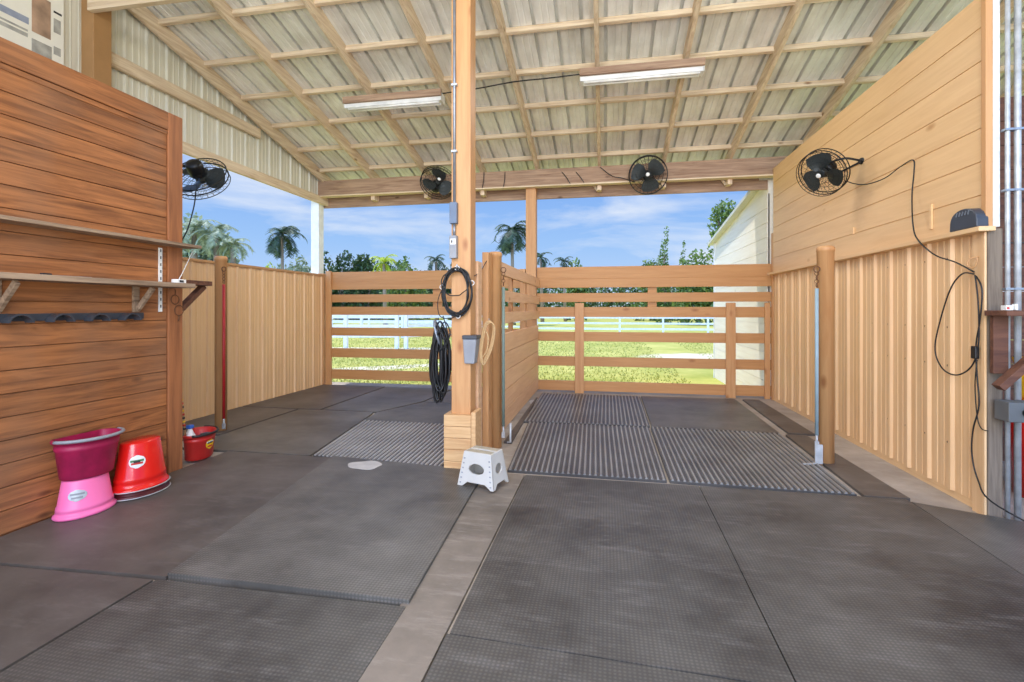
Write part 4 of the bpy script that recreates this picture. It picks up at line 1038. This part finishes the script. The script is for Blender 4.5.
# ---------------------------------------------------------------- world, sun, fill lamps
w=bpy.data.worlds.new('World');bpy.context.scene.world=w;w.use_nodes=True;N=w.node_tree.nodes;L=w.node_tree.links
bg=N['Background'];tc=N.new('ShaderNodeTexCoord');sx=N.new('ShaderNodeSeparateXYZ');L.new(tc.outputs['Generated'],sx.inputs[0])
rp=N.new('ShaderNodeValToRGB');e=rp.color_ramp.elements;e[0].position=0;e[0].color=S((196,220,250));e[1].position=.36;e[1].color=S((92,150,236))
m_=rp.color_ramp.elements.new(.13);m_.color=S((158,198,248))
L.new(sx.outputs['Z'],rp.inputs['Fac'])
mp=N.new('ShaderNodeMapping');mp.inputs['Scale'].default_value=(2.2,2.2,8.5);mp.inputs['Rotation'].default_value=(.08,.1,.3);L.new(tc.outputs['Generated'],mp.inputs['Vector'])
n=N.new('ShaderNodeTexNoise');n.inputs['Scale'].default_value=1.5;n.inputs['Detail'].default_value=9;n.inputs['Roughness'].default_value=.55;n.inputs['Distortion'].default_value=.4;L.new(mp.outputs[0],n.inputs['Vector'])
cr=N.new('ShaderNodeValToRGB');cr.color_ramp.elements[0].position=.47;cr.color_ramp.elements[0].color=(0,0,0,1);cr.color_ramp.elements[1].position=.72;cr.color_ramp.elements[1].color=(.8,.8,.8,1);L.new(n.outputs['Fac'],cr.inputs['Fac'])
mx=N.new('ShaderNodeMixRGB');L.new(cr.outputs['Color'],mx.inputs['Fac']);L.new(rp.outputs['Color'],mx.inputs[1]);mx.inputs[2].default_value=S((240,245,252))
# sky strengthened behind the camera as added fill for the interior
sund=Vector((-.62,.25,2.2)).normalized()
dt_=N.new('ShaderNodeVectorMath');dt_.operation='DOT_PRODUCT';dt_.inputs[1].default_value=(-.3,-.86,.42);L.new(tc.outputs['Generated'],dt_.inputs[0])
mr=N.new('ShaderNodeMapRange');mr.inputs['From Min'].default_value=.0;mr.inputs['From Max'].default_value=.9;mr.inputs['To Min'].default_value=1.0;mr.inputs['To Max'].default_value=3.6;L.new(dt_.outputs['Value'],mr.inputs['Value'])
L.new(mx.outputs[0],bg.inputs['Color']);L.new(mr.outputs[0],bg.inputs['Strength'])
sl=bpy.data.lights.new('sun','SUN');sl.energy=3.8;sl.angle=R(1.2);sl.color=(1,.96,.88)
so=bpy.data.objects.new('sun',sl);C.objects.link(so);so.rotation_mode='QUATERNION';so.rotation_quaternion=sund.to_track_quat('Z','Y')
def area(loc,aim,sx_,sy_,p,col=(1,.975,.95)):
    l=bpy.data.lights.new('fill_lamp','AREA');l.shape='RECTANGLE';l.size=sx_;l.size_y=sy_;l.energy=p;l.color=col
    o=bpy.data.objects.new('fill_lamp',l);C.objects.link(o);o.location=loc;o.rotation_mode='QUATERNION';o.rotation_quaternion=(-Vector(aim)).to_track_quat('Z','Y');return o
area((-.3,-.9,3.6),(0,.9,-.5),3.0,1.2,130)  # unseen fill added behind the camera to brighten the interior
area((0,-1.3,1.6),(0,.8,.55),4,1.5,165)  # second added fill, out of view, aimed up towards the roof
area((-2.41,5.33,rz(5.33)-.15),(0,0,-1),1.1,.1,26)  # fill under the left strip light, switched on to brighten the stall
area((.36,5.22,rz(5.22)-.15),(0,0,-1),1.1,.1,26)  # same fill under the right strip light
# ---------------------------------------------------------------- groups
GR={'mat':'rubber mats on the barn floor','pole':'tan round poles','tie bar':'tubes hanging beside the round poles','gate':'board gates at the back of the stalls','light fixture':'fluorescent strip lights','bucket':'buckets beside the plank partition','pipe':'conduit pipes at the right edge','palm tree':'palm trees beyond the barn','tree':'leafy trees beyond the barn','wire':'wires on the header beam','pale spot':'pale spots on the floor'}
for o in bpy.data.objects:
    if o.get('category') in GR: o['group']=GR[o['category']]
    if o.name.startswith('white_fence'): o['group']='white paddock fences'
# ---------------------------------------------------------------- camera and view
cam=bpy.data.cameras.new('camera');co=bpy.data.objects.new('camera',cam);C.objects.link(co);bpy.context.scene.camera=co
cam.sensor_width=36;cam.sensor_fit='HORIZONTAL';cam.lens=F/1024*36;cam.shift_y=-(341-309)/1024;cam.clip_start=.02;cam.clip_end=500
co.location=(0,0,H);co.rotation_euler=(R(90),0,TH)
vs_=bpy.context.scene.view_settings;vs_.view_transform='Standard';vs_.look='None';vs_.exposure=0.02;vs_.gamma=1
try: vs_.use_curve_mapping=False
except: pass
for o in bpy.data.objects:
    if '_local' in o: del o['_local']
